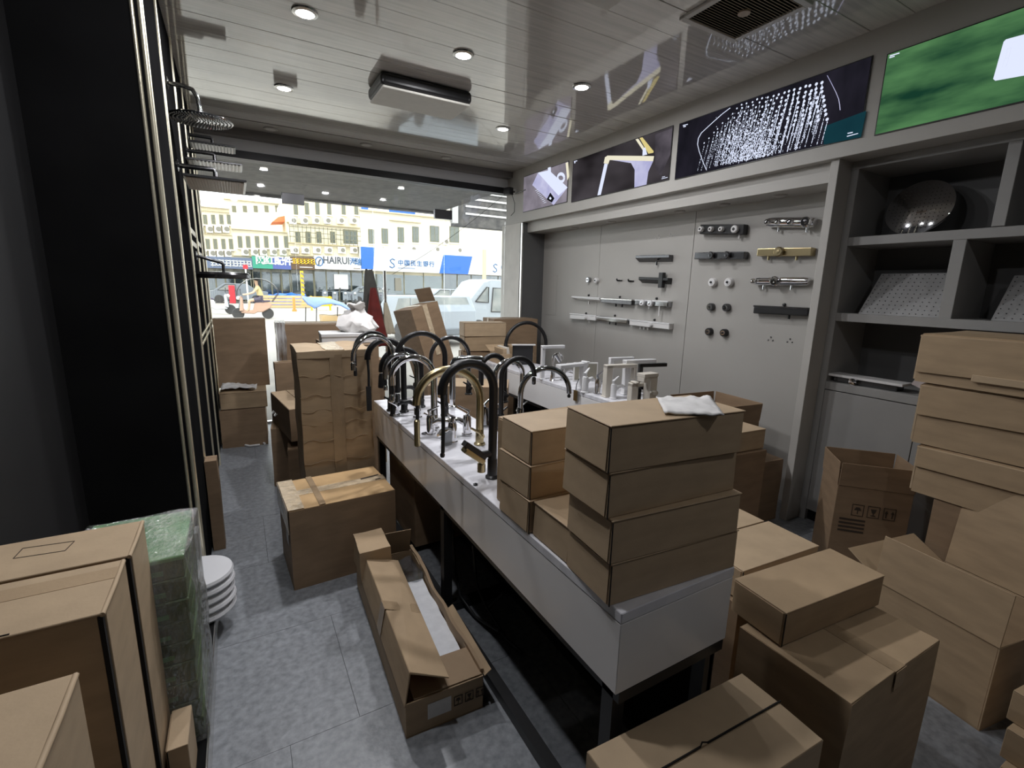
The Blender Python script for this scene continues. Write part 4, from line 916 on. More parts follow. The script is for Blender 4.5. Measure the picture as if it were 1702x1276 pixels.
# ---- vehicles
def wheel(mb, c, r, w): mb.lathe([(r*.55, -w/2), (r*.95, -w/2), (r, -w*.3), (r, w*.3), (r*.95, w/2), (r*.55, w/2)], 18, Matrix.Translation(c) @ Matrix.Rotation(PI/2, 4, 'X'))
def vehicle(label, loc, rz, prof, cab, wid, m, wr=.29, wx_=(.7, 2.6), wins=(), name='van', ribs=0, roofm=None, shield=None):
    """prof: side outline (x, z); windows cut as proud panes on the near side"""
    t = thing(name, label, 'car' if name == 'car' else 'van', loc, math.radians(rz))
    MB().prism(prof[::-1], lambda x, y, e: (x, e, y), 0, wid).build('body', m, t, bevel=.03, seg=2)
    for k, q in enumerate(wins):
        f = MB().prism(q, lambda x, y, e: (x, -e, y), -.01, .018).build('side_window', 'car_glass_dark', t)
        MB().tube([(x, -.02, y) for x, y in q+[q[0]]], .02, 5).build('window_seal', 'tyre', f)
        MB().prism(q[::-1], lambda x, y, e: (x, wid+e, y), -.01, .018).build('side_window', 'car_glass_dark', t)
    for x in wx_:
        for y in (.05, wid-.05):
            b = MB(); wheel(b, (x, y, wr), wr, .18); o = b.build('wheel', 'tyre', t, smooth=40)
            MB().lathe([(.001, -.07), (wr*.55, -.09), (wr*.55, .09), (.001, .07)], 14, Matrix.Translation((x, y, wr)) @ Matrix.Rotation(PI/2, 4, 'X')).build('hub', 'steel', o)
    for k in range(ribs): MB().box(cab[0]+.12+k*(cab[1]-cab[0]-.24)/max(1, ribs-1)-.02, .12, cab[2]-.01, cab[0]+.12+k*(cab[1]-cab[0]-.24)/max(1, ribs-1)+.02, wid-.12, cab[2]+.025).build('roof_rib', m, t)
    if shield: MB().add([(shield[0][0]-.012, .12, shield[0][1]), (shield[0][0]-.012, wid-.12, shield[0][1]), (shield[1][0]-.012, wid-.16, shield[1][1]), (shield[1][0]-.012, .16, shield[1][1]), (shield[0][0]+.05, .12, shield[0][1]), (shield[0][0]+.05, wid-.12, shield[0][1]), (shield[1][0]+.05, wid-.16, shield[1][1]), (shield[1][0]+.05, .16, shield[1][1])], [(3, 2, 1, 0), (4, 5, 6, 7), (0, 1, 5, 4), (1, 2, 6, 5), (2, 3, 7, 6), (3, 0, 4, 7)]).build('windscreen', 'car_glass_dark', t)
    MB().box(prof[0][0]-.04, .1, .32, prof[0][0]+.08, wid-.1, .50).build('bumper', 'car_grey', t, bevel=.02)
    return t
mat('car_glass_dark', (0.13, 0.15, 0.15), 0.2, spec=0.4, col2=(0.28, 0.29, 0.27), scale=2)
vehicle('white minivan with a ribbed roof parked at the right of the window', (6.15, 14.2, GZ), 6,
        [(0, .25), (4.0, .25), (4.05, 1.2), (3.95, 1.85), (1.25, 1.87), (.95, 1.78), (.35, 1.12), (.02, .95)], (1.15, 3.9, 1.86), 1.5, 'car_white', .28, (.75, 3.1),
        ([(.62, 1.15), (1.05, 1.62), (1.12, 1.62), (1.12, 1.12)], [(1.24, .82), (1.92, .80), (1.95, 1.58), (1.30, 1.60)], [(2.10, .82), (2.9, .82), (2.9, 1.58), (2.12, 1.58)], [(3.02, .95), (3.8, .95), (3.75, 1.58), (3.02, 1.58)]), ribs=12)
vehicle('dark-windowed car with a white roof in front of the minivan', (5.85, 12.2, GZ), 100,
        [(0, .25), (3.2, .25), (3.25, .9), (2.6, 1.32), (.35, 1.36), (.05, .95)], (.4, 1.8, 1.34), 1.5, 'car_white', .27, (.4, 1.8),
        ([(.22, .95), (.42, 1.28), (1.0, 1.27), (1.0, .92)], [(1.08, .92), (1.08, 1.27), (1.78, 1.24), (2.0, .90)]), name='car', shield=((.06, .93), (.32, 1.32)))
vehicle('grey hatchback parked in front of the black lettered shop', (8.2, 42.0, GZ), 0,
        [(0, .25), (4.0, .25), (4.05, .85), (3.3, .95), (2.7, 1.42), (1.2, 1.45), (.5, .95), (.05, .85)], (1.2, 2.7, 1.45), 1.6, 'car_grey', .3, (.8, 3.2),
        ([(.75, .95), (1.3, 1.38), (1.9, 1.38), (1.9, .93)], [(2.0, .93), (2.0, 1.38), (2.6, 1.36), (3.0, .93)]), name='car')
vehicle('dark car parked under the slate blue sign at far left', (-1.9, 41.5, GZ), 0,
        [(0, .25), (4.0, .25), (4.05, .85), (3.3, .95), (2.7, 1.42), (1.2, 1.45), (.5, .95), (.05, .85)], (1.2, 2.7, 1.45), 1.6, 'car_grey', .3, (.8, 3.2),
        ([(.75, .95), (1.3, 1.38), (1.9, 1.38), (1.9, .93)],), name='car')
vehicle('pale blue-grey car between the door handles and the leaning carton', (9.6, 28.0, GZ), 0,
        [(0, .25), (3.9, .25), (3.95, .85), (3.4, .98), (2.8, 1.42), (1.2, 1.45), (.5, .95), (.05, .85)], (1.2, 2.7, 1.45), 1.6, 'car_white', .3, (.8, 3.1),
        ([(.75, .95), (1.3, 1.38), (1.9, 1.38), (1.9, .93)], [(2.0, .93), (2.0, 1.38), (2.7, 1.36), (3.1, .93)]), name='car')
def scooter(label, loc, rz, m, front_dir=1, shade=False, group=None, s=1.0):
    t = thing('scooter', label, 'scooter', loc, math.radians(rz), group); t.scale = (s, s, s)
    for x in (0, 1.15):
        b = MB(); wheel(b, (x, 0, .24), .24, .10); o = b.build('wheel', 'tyre', t, smooth=40)
        MB().lathe([(.001, -.04), (.13, -.05), (.13, .05), (.001, .04)], 12, Matrix.Translation((x, 0, .24)) @ Matrix.Rotation(PI/2, 4, 'X')).build('hub', 'steel', o)
    MB().prism([(.10, .26), (.62, .22), (.75, .30), (.95, .30), (1.28, .50), (1.35, .68), (1.0, .74), (.66, .70), (.58, .40), (.30, .36), (.18, .50)], lambda x, y, e: (x, e, y), -.13, .13).build('body', m, t, bevel=.03)
    MB().prism([(.62, .70), (1.25, .74), (1.30, .82), (.70, .80)], lambda x, y, e: (x, e, y), -.13, .13).build('seat', 'shorts', t, bevel=.03)
    MB().prism([(.05, .34), (.22, .36), (.22, .95), (.12, 1.0), (.10, .70)], lambda x, y, e: (x, e, y), -.20, .20).build('leg_shield', m, t, bevel=.03)
    b = MB(); b.tube([(0, 0, .24), (.16, 0, 1.0)], .035, 8); b.tube([(.18, -.32, 1.02), (.14, 0, 1.0), (.18, .32, 1.02)], .022, 8); b.build('fork', 'car_grey', t, smooth=40)
    b = MB().ball((.06, 0, .90), .09); b.build('headlamp', 'white_sign', t, smooth=60)
    b = MB()
    for sg in (-1, 1): b.tube([(.16, sg*.26, 1.02), (.14, sg*.34, 1.22)], .010, 6); b.ball((.14, sg*.36, 1.26), .06, 8, (.3, 1, .7))
    b.build('mirrors', 'tyre', t, smooth=60)
    return t
sg_ = 'scooters on the street'
scooter('white scooter parked at far left behind the black trims', (-1.05, 27.6, GZ), 180, 'scooter_white', group=sg_).location.x = -.30
sc_ = scooter('pale scooter with a rain canopy carrying a rider', (.02, 24.0, GZ), 0, 'scooter_pink', group=sg_)
cn = MB(); N = 12
ar = [(-.05+.75-.82*math.cos(PI*k/N*0.95)+.12, 1.02+.72*math.sin(PI*k/N*0.95)) for k in range(N+1)]
cn.add([(x, e, z) for x, z in ar for e in (-.28, .28)], [(2*k, 2*k+1, 2*k+3, 2*k+2) for k in range(3, N-1)])
o = cn.build('rain_canopy', 'white_sign', sc_, smooth=60); sm = o.modifiers.new('thick', 'SOLIDIFY'); sm.thickness = .02
for e in (-.28, .28):
    b = MB(); b.tube([(x, e, z) for x, z in ar]+[(1.35, e, .75)], .016, 6); b.build('canopy_frame', 'tyre', sc_, smooth=50)
def figure(name, joints, bones, mat_, parent=None, sub=2):
    """continuous body grown from a skeleton"""
    idx = {k: i for i, k in enumerate(joints)}
    me = bpy.data.meshes.new(name); me.from_pydata([joints[k][0] for k in joints], [(idx[a], idx[b]) for a, b in bones], [])
    me.materials.append(M[mat_]); o = bpy.data.objects.new(name, me); C.objects.link(o)
    if parent: o.parent = parent
    sk = o.modifiers.new('skin', 'SKIN'); sk.use_smooth_shade = True
    for k, v in zip(joints, me.skin_vertices[0].data): v.radius = (joints[k][1], joints[k][1]); v.use_root = (k == list(joints)[0])
    ss = o.modifiers.new('sub', 'SUBSURF'); ss.levels = sub; ss.render_levels = sub
    return o
pr_ = thing('person', 'rider in a pale yellow shirt and dark shorts steering a scooter', 'person', (.02, 24.0, GZ))
J = {'pelvis': ((.92, 0, .90), .13), 'waist': ((.90, 0, 1.05), .11), 'chest': ((.83, 0, 1.30), .13), 'neck': ((.80, 0, 1.45), .05), 'head0': ((.78, 0, 1.55), .075), 'head1': ((.77, 0, 1.66), .085), 'head2': ((.775, 0, 1.73), .06)}
Bn = [('pelvis', 'waist'), ('waist', 'chest'), ('chest', 'neck'), ('neck', 'head0'), ('head0', 'head1'), ('head1', 'head2')]
for s, n in ((-1, 'l'), (1, 'r')):
    J.update({n+'sh': ((.82, s*.18, 1.37), .055), n+'el': ((.62, s*.25, 1.14), .042), n+'wr': ((.34, s*.29, 1.06), .03), n+'ha': ((.22, s*.29, 1.05), .035),
              n+'hip': ((.90, s*.10, .88), .085), n+'kn': ((.46, s*.13, .80), .06), n+'an': ((.42, s*.12, .42), .04), n+'ft': ((.30, s*.12, .34), .035)})
    Bn += [('chest', n+'sh'), (n+'sh', n+'el'), (n+'el', n+'wr'), (n+'wr', n+'ha'), ('pelvis', n+'hip'), (n+'hip', n+'kn'), (n+'kn', n+'an'), (n+'an', n+'ft')]
figure('body', J, Bn, 'skin', pr_)
sj = {'a': ((.92, 0, .93), .15), 'b': ((.90, 0, 1.08), .135), 'c': ((.83, 0, 1.30), .155), 'd': ((.81, 0, 1.40), .10)}; sb_ = [('a', 'b'), ('b', 'c'), ('c', 'd')]
for s, n in ((-1, 'l'), (1, 'r')): sj.update({n+'1': ((.82, s*.18, 1.37), .075), n+'2': ((.70, s*.22, 1.23), .062)}); sb_ += [('c', n+'1'), (n+'1', n+'2')]
figure('shirt', sj, sb_, 'shirt', pr_)
hj = {'p': ((.92, 0, .89), .145)}; hb = []
for s, n in ((-1, 'l'), (1, 'r')): hj.update({n+'1': ((.88, s*.10, .88), .10), n+'2': ((.60, s*.125, .825), .085)}); hb += [('p', n+'1'), (n+'1', n+'2')]
figure('shorts', hj, hb, 'shorts', pr_)
b = MB().ball((.80, 0, 1.70), .098, 14, (1, .92, .85)); b.build('hair', 'hair', pr_, smooth=70)
# row of parked scooters in front of the shops
mp_ = scooter('parked scooter in front of the shops, leftmost of the row', (5.8, 38.5, GZ), 80, 'car_grey', group='scooters parked along the shops')
for k in range(6):
    dup(mp_, (6.5+.75*k, 38.5-.2*(k % 2), GZ), math.radians(75+7*(k % 3)), 'parked scooter in front of the shops, %s from the left' % ['second', 'third', 'fourth', 'fifth', 'sixth', 'seventh'][k])
# blue tarpaulin
t = MB().crumple(0, 0, 0, 2.3, 1.2, .75, .25, 14, 10, 6, 5, 1.6); o = t.build('tarpaulin', 'tarp_blue', None, smooth=60); o.location = (2.05, 37.5, GZ); tag(o, 'bright blue tarpaulin over a heap in front of the green sign', 'tarpaulin')
# stack of red crates at far left, yellow barrier
o = MB().box(0, 0, 0, .4, .4, 1.3).build('red_crate', 'red_sign', None, bevel=.03); o.location = (-.45, 41, GZ); tag(o, 'red cabinet in front of the slate blue sign', 'cabinet')
t = thing('street_barrier', 'yellow street barrier beside the striped bollard', 'barrier', (3.75, 31, GZ))
for z in (.25, .6): MB().box(0, 0, z, 1.3, .05, z+.22).build('rail', 'yellow_ink', t)
for x in (.1, 1.15): MB().box(x, -.15, 0, x+.06, .2, .85).build('stand', 'yellow_ink', t)
# scooter rain canopy in blue, close by
t = thing('canopy', 'blue arched scooter canopy on thin black legs outside the window', 'canopy', (0, 0, 0))
YC = 17.5
uc = [at(x, y, 'Y', YC+.5) for x, y in ((503, 493), (512, 494), (523, 494.5), (538, 495), (552, 498), (566, 503), (578, 509), (586, 516), (592, 525))]
lc = [at(x, y, 'Y', YC-.5) for x, y in ((502, 496), (511, 506), (523, 513), (536, 507), (551, 505), (566, 508), (577, 514), (584, 521), (588, 528))]
def cfun(u, v):
    f = u*(len(uc)-1); i = min(int(f), len(uc)-2); g = f-i
    A_ = uc[i]*(1-g)+uc[i+1]*g; B_ = lc[i]*(1-g)+lc[i+1]*g
    return tuple(A_*(1-v)+B_*v+Vector((0, 0, .05*math.sin(PI*v))))
o = MB().grid(cfun, 24, 6).build('canopy_cloth', 'canopy_blue', t, smooth=70); sm = o.modifiers.new('thick', 'SOLIDIFY'); sm.thickness = .02
for px in (505, 523, 558):
    p = at(px, 510, 'Y', YC-.4); MB().cyl((p.x, YC-.4, GZ), (p.x+.06, YC-.4, p.z), .016, n=8).build('leg', 'tyre', t)
o = MB().crumple(0, 0, 0, 1.1, .7, .55, .06, 3, 8, 6, 5, 2.5).build('covered_goods', 'tan_street', None, smooth=60); o.location = (2.45, 17.0, GZ); tag(o, 'tan covered goods heaped under the blue canopy', 'goods')
# low planked bench row on the pavement behind the rider
o = thing('timber_stack', 'low stack of tan boards on the far pavement', 'timber', (1.35, 34, GZ))
for k in range(4): MB().box(0, 0, .02+.2*k, 2.9-.2*k, .3, .02+.2*k+.16).build('board', 'tan_street', o)
# ---- canopy box over our own shop front, seen through the transom
mat('mesh_dark', (0.02, 0.019, 0.018), 0.6, col2=(0.075, 0.07, 0.064), scale=9, detail=6)
aw = struct(MB().box(-4, 5.74, 3.06, 3.95, 10.2, 3.5).build('overhang', 'mesh_dark'), 'dark underside of the arcade overhang outside the doors', 'overhang')
MB().box(-4, 10.2, 3.02, 3.95, 10.3, 3.5).build('edge_beam', 'mesh_dark', aw)
aw2 = struct(MB().box(4.1, 9.6, 2.75, 9.0, 9.9, 4.2).build('canopy_panel', 'mesh_dark'), 'dark slatted canopy panel at the right end of the overhang', 'panel')
for k, (za, L) in enumerate(((3.42, 1.7), (3.28, 2.1), (3.13, 1.05), (2.98, 1.05))): MB().box(4.3, 9.57, za, 4.3+L, 9.6, za+.035).build('light_strip', 'white_sign', aw2)
MB().box(3.97, 9.5, 2.78, 4.1, 9.62, 4.2).build('jamb_post', 'white_sign', aw2)

# ================================================================== TAPS ON THE LONG COUNTER
def proj(p):
    d = Vector(p)-CAM; z = d.dot(fw); return (W_/2+FPX*d.dot(rt)/z, H_/2-FPX*d.dot(up)/z)
def solve(fn, target, lo, hi):
    s = fn(hi) > fn(lo)
    for _ in range(50):
        m = (lo+hi)/2
        if (fn(m) < target) == s: lo = m
        else: hi = m
    return (lo+hi)/2
def gooseneck(label, base, ytop, xleg, phi, r, m_arch, m_base, thick_to, hose_to, head, m_hose='black_rubber', m_head=None, lever=1, grp='tall kitchen taps on the long counter', flat=None):
    """base: place on the counter; arch height and reach follow from the measured crown and leg"""
    base = Vector(base); c, s = math.cos(math.radians(phi)), math.sin(math.radians(phi))
    D = solve(lambda d: proj(base+Vector((c*d, s*d, .3)))[0], xleg, .02, .45)
    H = solve(lambda h: -proj(base+Vector((c*D/2, s*D/2, h)))[1], -ytop, .1, .75)
    t = thing('kitchen_tap', label, 'tap', base, 0, grp)
    MB().lathe([(.027, 0), (.027, .006), (.020, .012), (.019, .075), (.016, .08)], 20).build('base', m_base, t, smooth=40)
    R = D/2; pts = [(0, 0, .07), (0, 0, (H-R)*.6)]
    for k in range(17):
        a = PI*k/16; pts.append((c*(R-R*math.cos(a)), s*(R-R*math.cos(a)), H-R-r+R*math.sin(a)))
    leg = base+Vector((c*D, s*D, 0))
    zf = lambda y: solve(lambda h: -proj(leg+Vector((0, 0, h)))[1], -y, -.25, .7)
    zt = min(zf(thick_to), H-R-r-.005); pts.append((c*D, s*D, zt))
    MB().tube(pts, r, 12, flat=flat).build('spout', m_arch, t, smooth=60)
    zh = min(zf(hose_to), zt-.005)
    if zh < zt-.01: MB().tube([(c*D, s*D, zt+.01), (c*D+.004, s*D, (zt+zh)/2), (c*D+.002, s*D, zh)], r*.42, 8).build('hose', m_hose, t, smooth=60)
    if head:
        n, L, rr = head; q = MB()
        if n == 'cyl': q.lathe([(rr*.7, 0), (rr, .004), (rr, L-.006), (rr*.6, L)], 16, Matrix.Translation((c*D, s*D, zh-L)))
        elif n == 'cone': q.lathe([(rr*1.25, 0), (rr*1.3, .006), (rr, L*.8), (rr*.7, L)], 16, Matrix.Translation((c*D, s*D, zh-L)))
        else: q.box(c*D-rr, s*D-rr*.6, zh-L, c*D+rr, s*D+rr*.6, zh)
        q.build('spray_head', m_head or m_base, t, smooth=40)
    if lever:
        a = math.radians(phi+90*lever); lx, ly = math.cos(a), math.sin(a)
        q = MB(); q.cyl((0, 0, .05), (lx*.04, ly*.04, .05), .012, n=12); q.tube([(lx*.035, ly*.035, .05), (lx*.05+c*.02, ly*.05+s*.02, .075), (lx*.055+c*.06, ly*.055+s*.06, .10)], [.007, .006, .005], 8)
        q.build('lever', m_base, t, smooth=40)
    return t
Bz = lambda px, py: at(px, py, 'Z', CT+.0005)
T1 = gooseneck('tall matt black kitchen tap with a hanging black hose, nearest the camera', Bz(818, 793), 596, 735, 176, .0173, 'matt_black', 'matt_black', 655, 752, ('cyl', .018, .009), m_head='gunmetal', lever=0)
q = MB(); q.tube([(0, 0, .10), (-.05, .0, .10)], .014, 8); q.build('filter_arm', 'matt_black', T1, smooth=40)
q = MB().obox(Matrix.Translation((-.045, -.012, .085)) @ Matrix.Rotation(math.radians(38), 4, 'Y'), -.10, 0, 0, .01, .035, .022); q.build('flat_lever', 'matt_black', T1, bevel=.002)
q = MB().obox(Matrix.Translation((-.045, -.014, .060)) @ Matrix.Rotation(math.radians(38), 4, 'Y'), -.105, .0, 0, .0, .037, .022); q.build('lever_underside', 'gold', T1, bevel=.006, seg=2)
q = MB().cyl((-.045, .005, .03), (-.045, .005, .062), .016, n=14); q.build('lever_knob', 'gold', T1, smooth=40)
gooseneck('brushed gold arched tap with a gold spray on a black hose', Bz(797, 738), 607, 692, 172, .0188, 'gold', 'gold', 659, 697, ('cyl', .125, .0135), m_head='gold')
gooseneck('largest black arched tap, crown highest above the counter', Bz(740, 690), 549, 660, 172, .0146, 'matt_black', 'matt_black', 652, 654, ('cyl', .05, .013), m_head='gunmetal')
gooseneck('polished chrome arched tap between the two big black ones', Bz(722, 712), 588, 651, 168, .0173, 'chrome', 'chrome', 640, 655, ('cyl', .04, .012), m_head='chrome')
gooseneck('chrome arched tap at the far left end of the counter', Bz(657, 690), 555, 587, 188, .0126, 'chrome', 'chrome', 600, 602, ('cyl', .045, .013), m_head='dark_chrome')
gooseneck('thin black arched tap behind the chrome one at the far left end', Bz(650, 682), 549, 590, 186, .0099, 'matt_black', 'matt_black', 608, 610, ('cyl', .05, .010), m_head='matt_black')
gooseneck('black arched tap with a flat black spray hanging left of the counter', Bz(672, 684), 560, 611, 178, .0169, 'matt_black', 'matt_black', 596, 642, ('box', .14, .013), m_head='matt_black')
gooseneck('stubby black tap with a cone-shaped spray head', Bz(700, 676), 575, 634, 176, .0187, 'matt_black', 'matt_black', 618, 620, ('cone', .085, .019), m_head='matt_black')
gooseneck('dark chrome arched tap left of the stubby black tap', Bz(694, 694), 584, 640, 174, .0137, 'dark_chrome', 'chrome', 630, 640, ('cyl', .03, .012), m_head='chrome')
gooseneck('black and bronze arched tap in front of the leaning carton', Bz(779, 655), 557, 716, 176, .0140, 'gunmetal', 'matt_black', 620, 622, ('cyl', .04, .011), m_head='gold')
gooseneck('small black arched tap in the middle behind the gold one', Bz(838, 668), 586, 800, 178, .0168, 'matt_black', 'matt_black', 640, 642, ('cyl', .03, .011), m_head='matt_black')
gooseneck('small chrome arched tap right of the gold one', Bz(822, 702), 595, 869, -8, .0149, 'chrome', 'chrome', 640, 642, ('cyl', .03, .012), m_head='chrome')
gooseneck('slim black arched tap whose spout turns right, beside the stacked mailers', Bz(832, 712), 591, 888, -6, .0138, 'matt_black', 'matt_black', 612, 614, ('cyl', .04, .011), m_head='gunmetal')
gooseneck('wide dark chrome arched tap reaching right over the stacked mailers', Bz(864, 700), 606, 948, -14, .0181, 'dark_chrome', 'dark_chrome', 628, 640, ('cyl', .02, .010), m_head='matt_black', flat=.8)
gooseneck('thin black hoop tap at the far end of the basin counter', (2.28, 4.10, CT+.11), 533, 924, -6, .0180, 'matt_black', 'matt_black', 560, 575, None, lever=0, grp='taps on the basin counter')
t = thing('swivel_tap', 'grey square swivel spout between the black arches', 'tap', Bz(752, 676), 0, 'tall kitchen taps on the long counter')
MB().lathe([(.025, 0), (.025, .006), (.016, .012), (.016, .06)], 18).build('base', 'chrome', t, smooth=40)
MB().tube([(0, 0, .05), (0, 0, .26), (.012, -.004, .29), (.05, -.02, .302), (.16, -.075, .302), (.17, -.08, .29)], .019, 10).build('spout', 'dark_chrome', t, smooth=60)
# low chrome lever mixers among them
def lever_mixer(label, base, rz, m, grp='low mixers on the long counter', s=1.0):
    t = thing('lever_mixer', label, 'tap', base, math.radians(rz), grp); t.scale = (s, s, s)
    MB().lathe([(.026, 0), (.026, .006), (.021, .01), (.021, .085), (.018, .10), (.001, .104)], 20).build('body', m, t, smooth=40)
    MB().tube([(0, 0, .055), (-.04, 0, .075), (-.09, 0, .078), (-.115, 0, .064)], [.016, .014, .012, .011], 10).build('spout', m, t, smooth=60)
    MB().tube([(0, 0, .10), (.012, 0, .122), (-.045, 0, .150)], [.013, .011, .006], 8, flat=.6).build('lever', m, t, smooth=60)
    return t
lever_mixer('low chrome lever mixer at the front edge beside the gold spray', Bz(716, 722), 140, 'chrome')
lever_mixer('low chrome lever mixer in the middle of the counter', Bz(752, 735), 35, 'chrome')
lever_mixer('low chrome lever mixer by the foot of the gold tap', Bz(776, 722), -30, 'chrome')
lever_mixer('low dark chrome mixer in front of the brown carton', Bz(806, 708), 200, 'dark_chrome')
lever_mixer('black lever mixer at the far left end of the counter', Bz(655, 690), 165, 'matt_black')
lever_mixer('short black mixer in the back row behind the chrome arch', Bz(692, 660), 10, 'matt_black')
t = thing('tumbler', 'clear glass tumbler on the counter among the chrome mixers', 'tumbler', Bz(742, 738))
MB().lathe([(.001, 0), (.026, 0), (.030, .07), (.028, .07), (.024, .006), (.001, .005)], 20).build('glass', 'bubble_film', t, smooth=40)
t = thing('stopper', 'small black drain stopper on the counter top', 'stopper', Bz(707, 721)); MB().lathe([(.02, 0), (.02, .004), (.008, .008), (.001, .012)], 16).build('disc', 'gunmetal', t, smooth=40)
t = thing('stopper', 'tiny black screw cap on the bare part of the counter', 'stopper', Bz(790, 806)); MB().lathe([(.008, 0), (.009, .005), (.001, .009)], 12).build('cap', 'matt_black', t, smooth=40)
# supply hoses hanging under the counter
for k, pts in enumerate(([(752, 880), (757, 950), (765, 990), (790, 1025), (830, 1048)], [(786, 905), (792, 970), (806, 1005), (840, 1060), (868, 1085)], [(836, 985), (818, 1005), (806, 1018)])):
    z = [.50, .33, .22, .12, .03]
    xs = [.80+.05*k, .805+.05*k, .815+.05*k, .84+.05*k, .86+.05*k]
    q = MB().tube([tuple(at(x, y, 'X', xs[i])) for i, (x, y) in enumerate(pts)], .007, 8); o = q.build('supply_hose', 'black_rubber', None, smooth=60)
    tag(o, ['black supply hose hanging to the floor under the counter, nearest the open carton', 'black supply hose curving along the floor under the counter', 'short black hose crossing under the counter'][k], 'hose', 'hoses under the counter')

# ================================================================== MIXERS ON THE BASIN COUNTER
G2 = 'basin mixers on the wall counter'
def flat_mixer(label, px, py, ytop, xend, m, w=.03, wide=.04, rz=None, lever='top', m2=None, phi=0, drop=.03):
    """square column with a flat horizontal spout"""
    b = at(px, py, 'Z', CT+.0005); c, s = math.cos(math.radians(phi)), math.sin(math.radians(phi))
    L = solve(lambda d: proj(b+Vector((c*d, s*d, .2)))[0], xend, -.35, .35); H = solve(lambda h: -proj(b+Vector((0, 0, h)))[1], -ytop, .05, .5)
    t = thing('basin_mixer', label, 'tap', b, math.radians(phi), G2)
    MB().box(-w/2-.006, -w/2-.006, 0, w/2+.006, w/2+.006, .008).build('base', m, t, bevel=.002)
    MB().box(-w/2, -w/2, .006, w/2, w/2, H-.002).build('column', m, t, bevel=.004, seg=2)
    x0, x1 = (-w/2, L) if L > 0 else (L, w/2)
    MB().box(x0, -wide/2, H-.024, x1, wide/2, H).build('spout', m, t, bevel=.004, seg=2)
    if drop: MB().box((L-.02 if L > 0 else L), -wide/2+.004, H-.024-drop, (L if L > 0 else L+.02), wide/2-.004, H-.022).build('outlet', m2 or m, t, bevel=.003)
    if lever == 'top': MB().box(-.016, -.05, H+.001, .016, .014, H+.012).build('lever', m2 or m, t, bevel=.003)
    elif lever == 'side': q = MB(); q.cyl((0, -w/2, H*.45), (0, -w/2-.028, H*.45), .014, n=12); q.tube([(0, -w/2-.02, H*.45), (-.05, -w/2-.024, H*.45+.012)], .006, 8); q.build('lever', m2 or m, t, smooth=40)
    return t
flat_mixer('white mixer with a tall flat frame-like spout at the far end', 901, 630, 574, 937, 'white_gloss', phi=-8, lever=None, drop=0)
t = lever_mixer('chrome mixer with a round bulb handle at the far end of the basin counter', at(935, 632, 'Z', CT+.0005), 190, 'chrome', G2, 1.0)
q = MB().tube([(.03, 0, .16), (.06, -.02, .22)], [.02, .026], 12); q.build('bulb', 'chrome', t, smooth=60)
gooseneck('small chrome swan-neck mixer on the basin counter', at(918, 633, 'Z', CT+.0005), 585, 936, -10, .010, 'chrome', 'chrome', 596, 598, None, grp=G2, lever=0)
flat_mixer('white flat-headed mixer over the front edge of the basin counter', 968, 646, 602, 928, 'white_gloss', .045, .06, phi=6, lever='top')
lever_mixer('white rounded lever mixer beside the flat-headed one', at(972, 652, 'Z', CT+.0005), 205, 'white_gloss', G2, 1.15)
lever_mixer('chrome mixer with a black stick lever on the basin counter', at(993, 655, 'Z', CT+.0005), 190, 'chrome', G2, 1.1)
lever_mixer('white joystick mixer near the end of the basin counter', at(1019, 662, 'Z', CT+.0005), 190, 'white_gloss', G2, 1.0)
flat_mixer('cream bridge-shaped mixer with two wide legs', 1008, 659, 606, 1056, 'cream', .05, .05, phi=-8, lever=None, drop=.09)
flat_mixer('white mixer with a long rising spout at the back of the basin counter', 1013, 648, 594, 1052, 'white_gloss', .032, .034, phi=-8, lever=None, drop=.01)
flat_mixer('tall white flat mixer right of the rising spout', 1038, 655, 598, 1087, 'white_gloss', .04, .05, phi=-8, lever=None, drop=.02)
flat_mixer('matt black right-angle mixer rising above the paper packet', 1060, 672, 604, 1106, 'matt_black', .026, .026, phi=-12, lever='side', drop=0)
flat_mixer('cream square mixer with a short spout at the near end of the basin counter', 1078, 676, 619, 1065, 'cream', .06, .07, phi=0, lever='side', drop=.03)
flat_mixer('cream block mixer with a bar lever beside the paper packet', 1050, 674, 636, 1080, 'cream', .05, .05, phi=-10, lever='top', drop=.03)
for k, (px, py, w, h) in enumerate(((1005, 640, 45, 16),)):
    p = at(988, 606, 'Y', 3.05)
    t = thing('display_plaque', 'dark framed picture plaque standing behind the basin mixers', 'plaque', (2.40, 2.98, CT+.0006), math.radians(-24))
    MB().box(-.10, 0, 0, .10, .014, .155).build('frame', 'white_plastic', t, bevel=.002); MB().box(-.09, -.002, .012, .09, .0, .145).build('picture', 'shop_dark', t)
t = thing('acrylic_stand', 'small dark rack behind the thin black hoop tap', 'rack', (2.36, 3.90, CT+.0006), math.radians(-20))
MB().box(-.10, 0, 0, .10, .016, .19).build('back', 'matt_black', t, bevel=.002); MB().box(-.11, -.02, .19, .12, .02, .20).build('shelf', 'white_plastic', t)
t = thing('price_tag', 'copper-coloured tag hanging on a cord at the basin counter edge', 'tag', (2.115, 2.72, CT))
MB().box(-.012, -.02, -.075, -.002, .02, .005).build('plate', 'gold', t, bevel=.002); MB().tube([(-.006, 0, .0), (-.002, .0, .05), (.02, 0, .09)], .003, 6).build('cord', 'black_rubber', t)

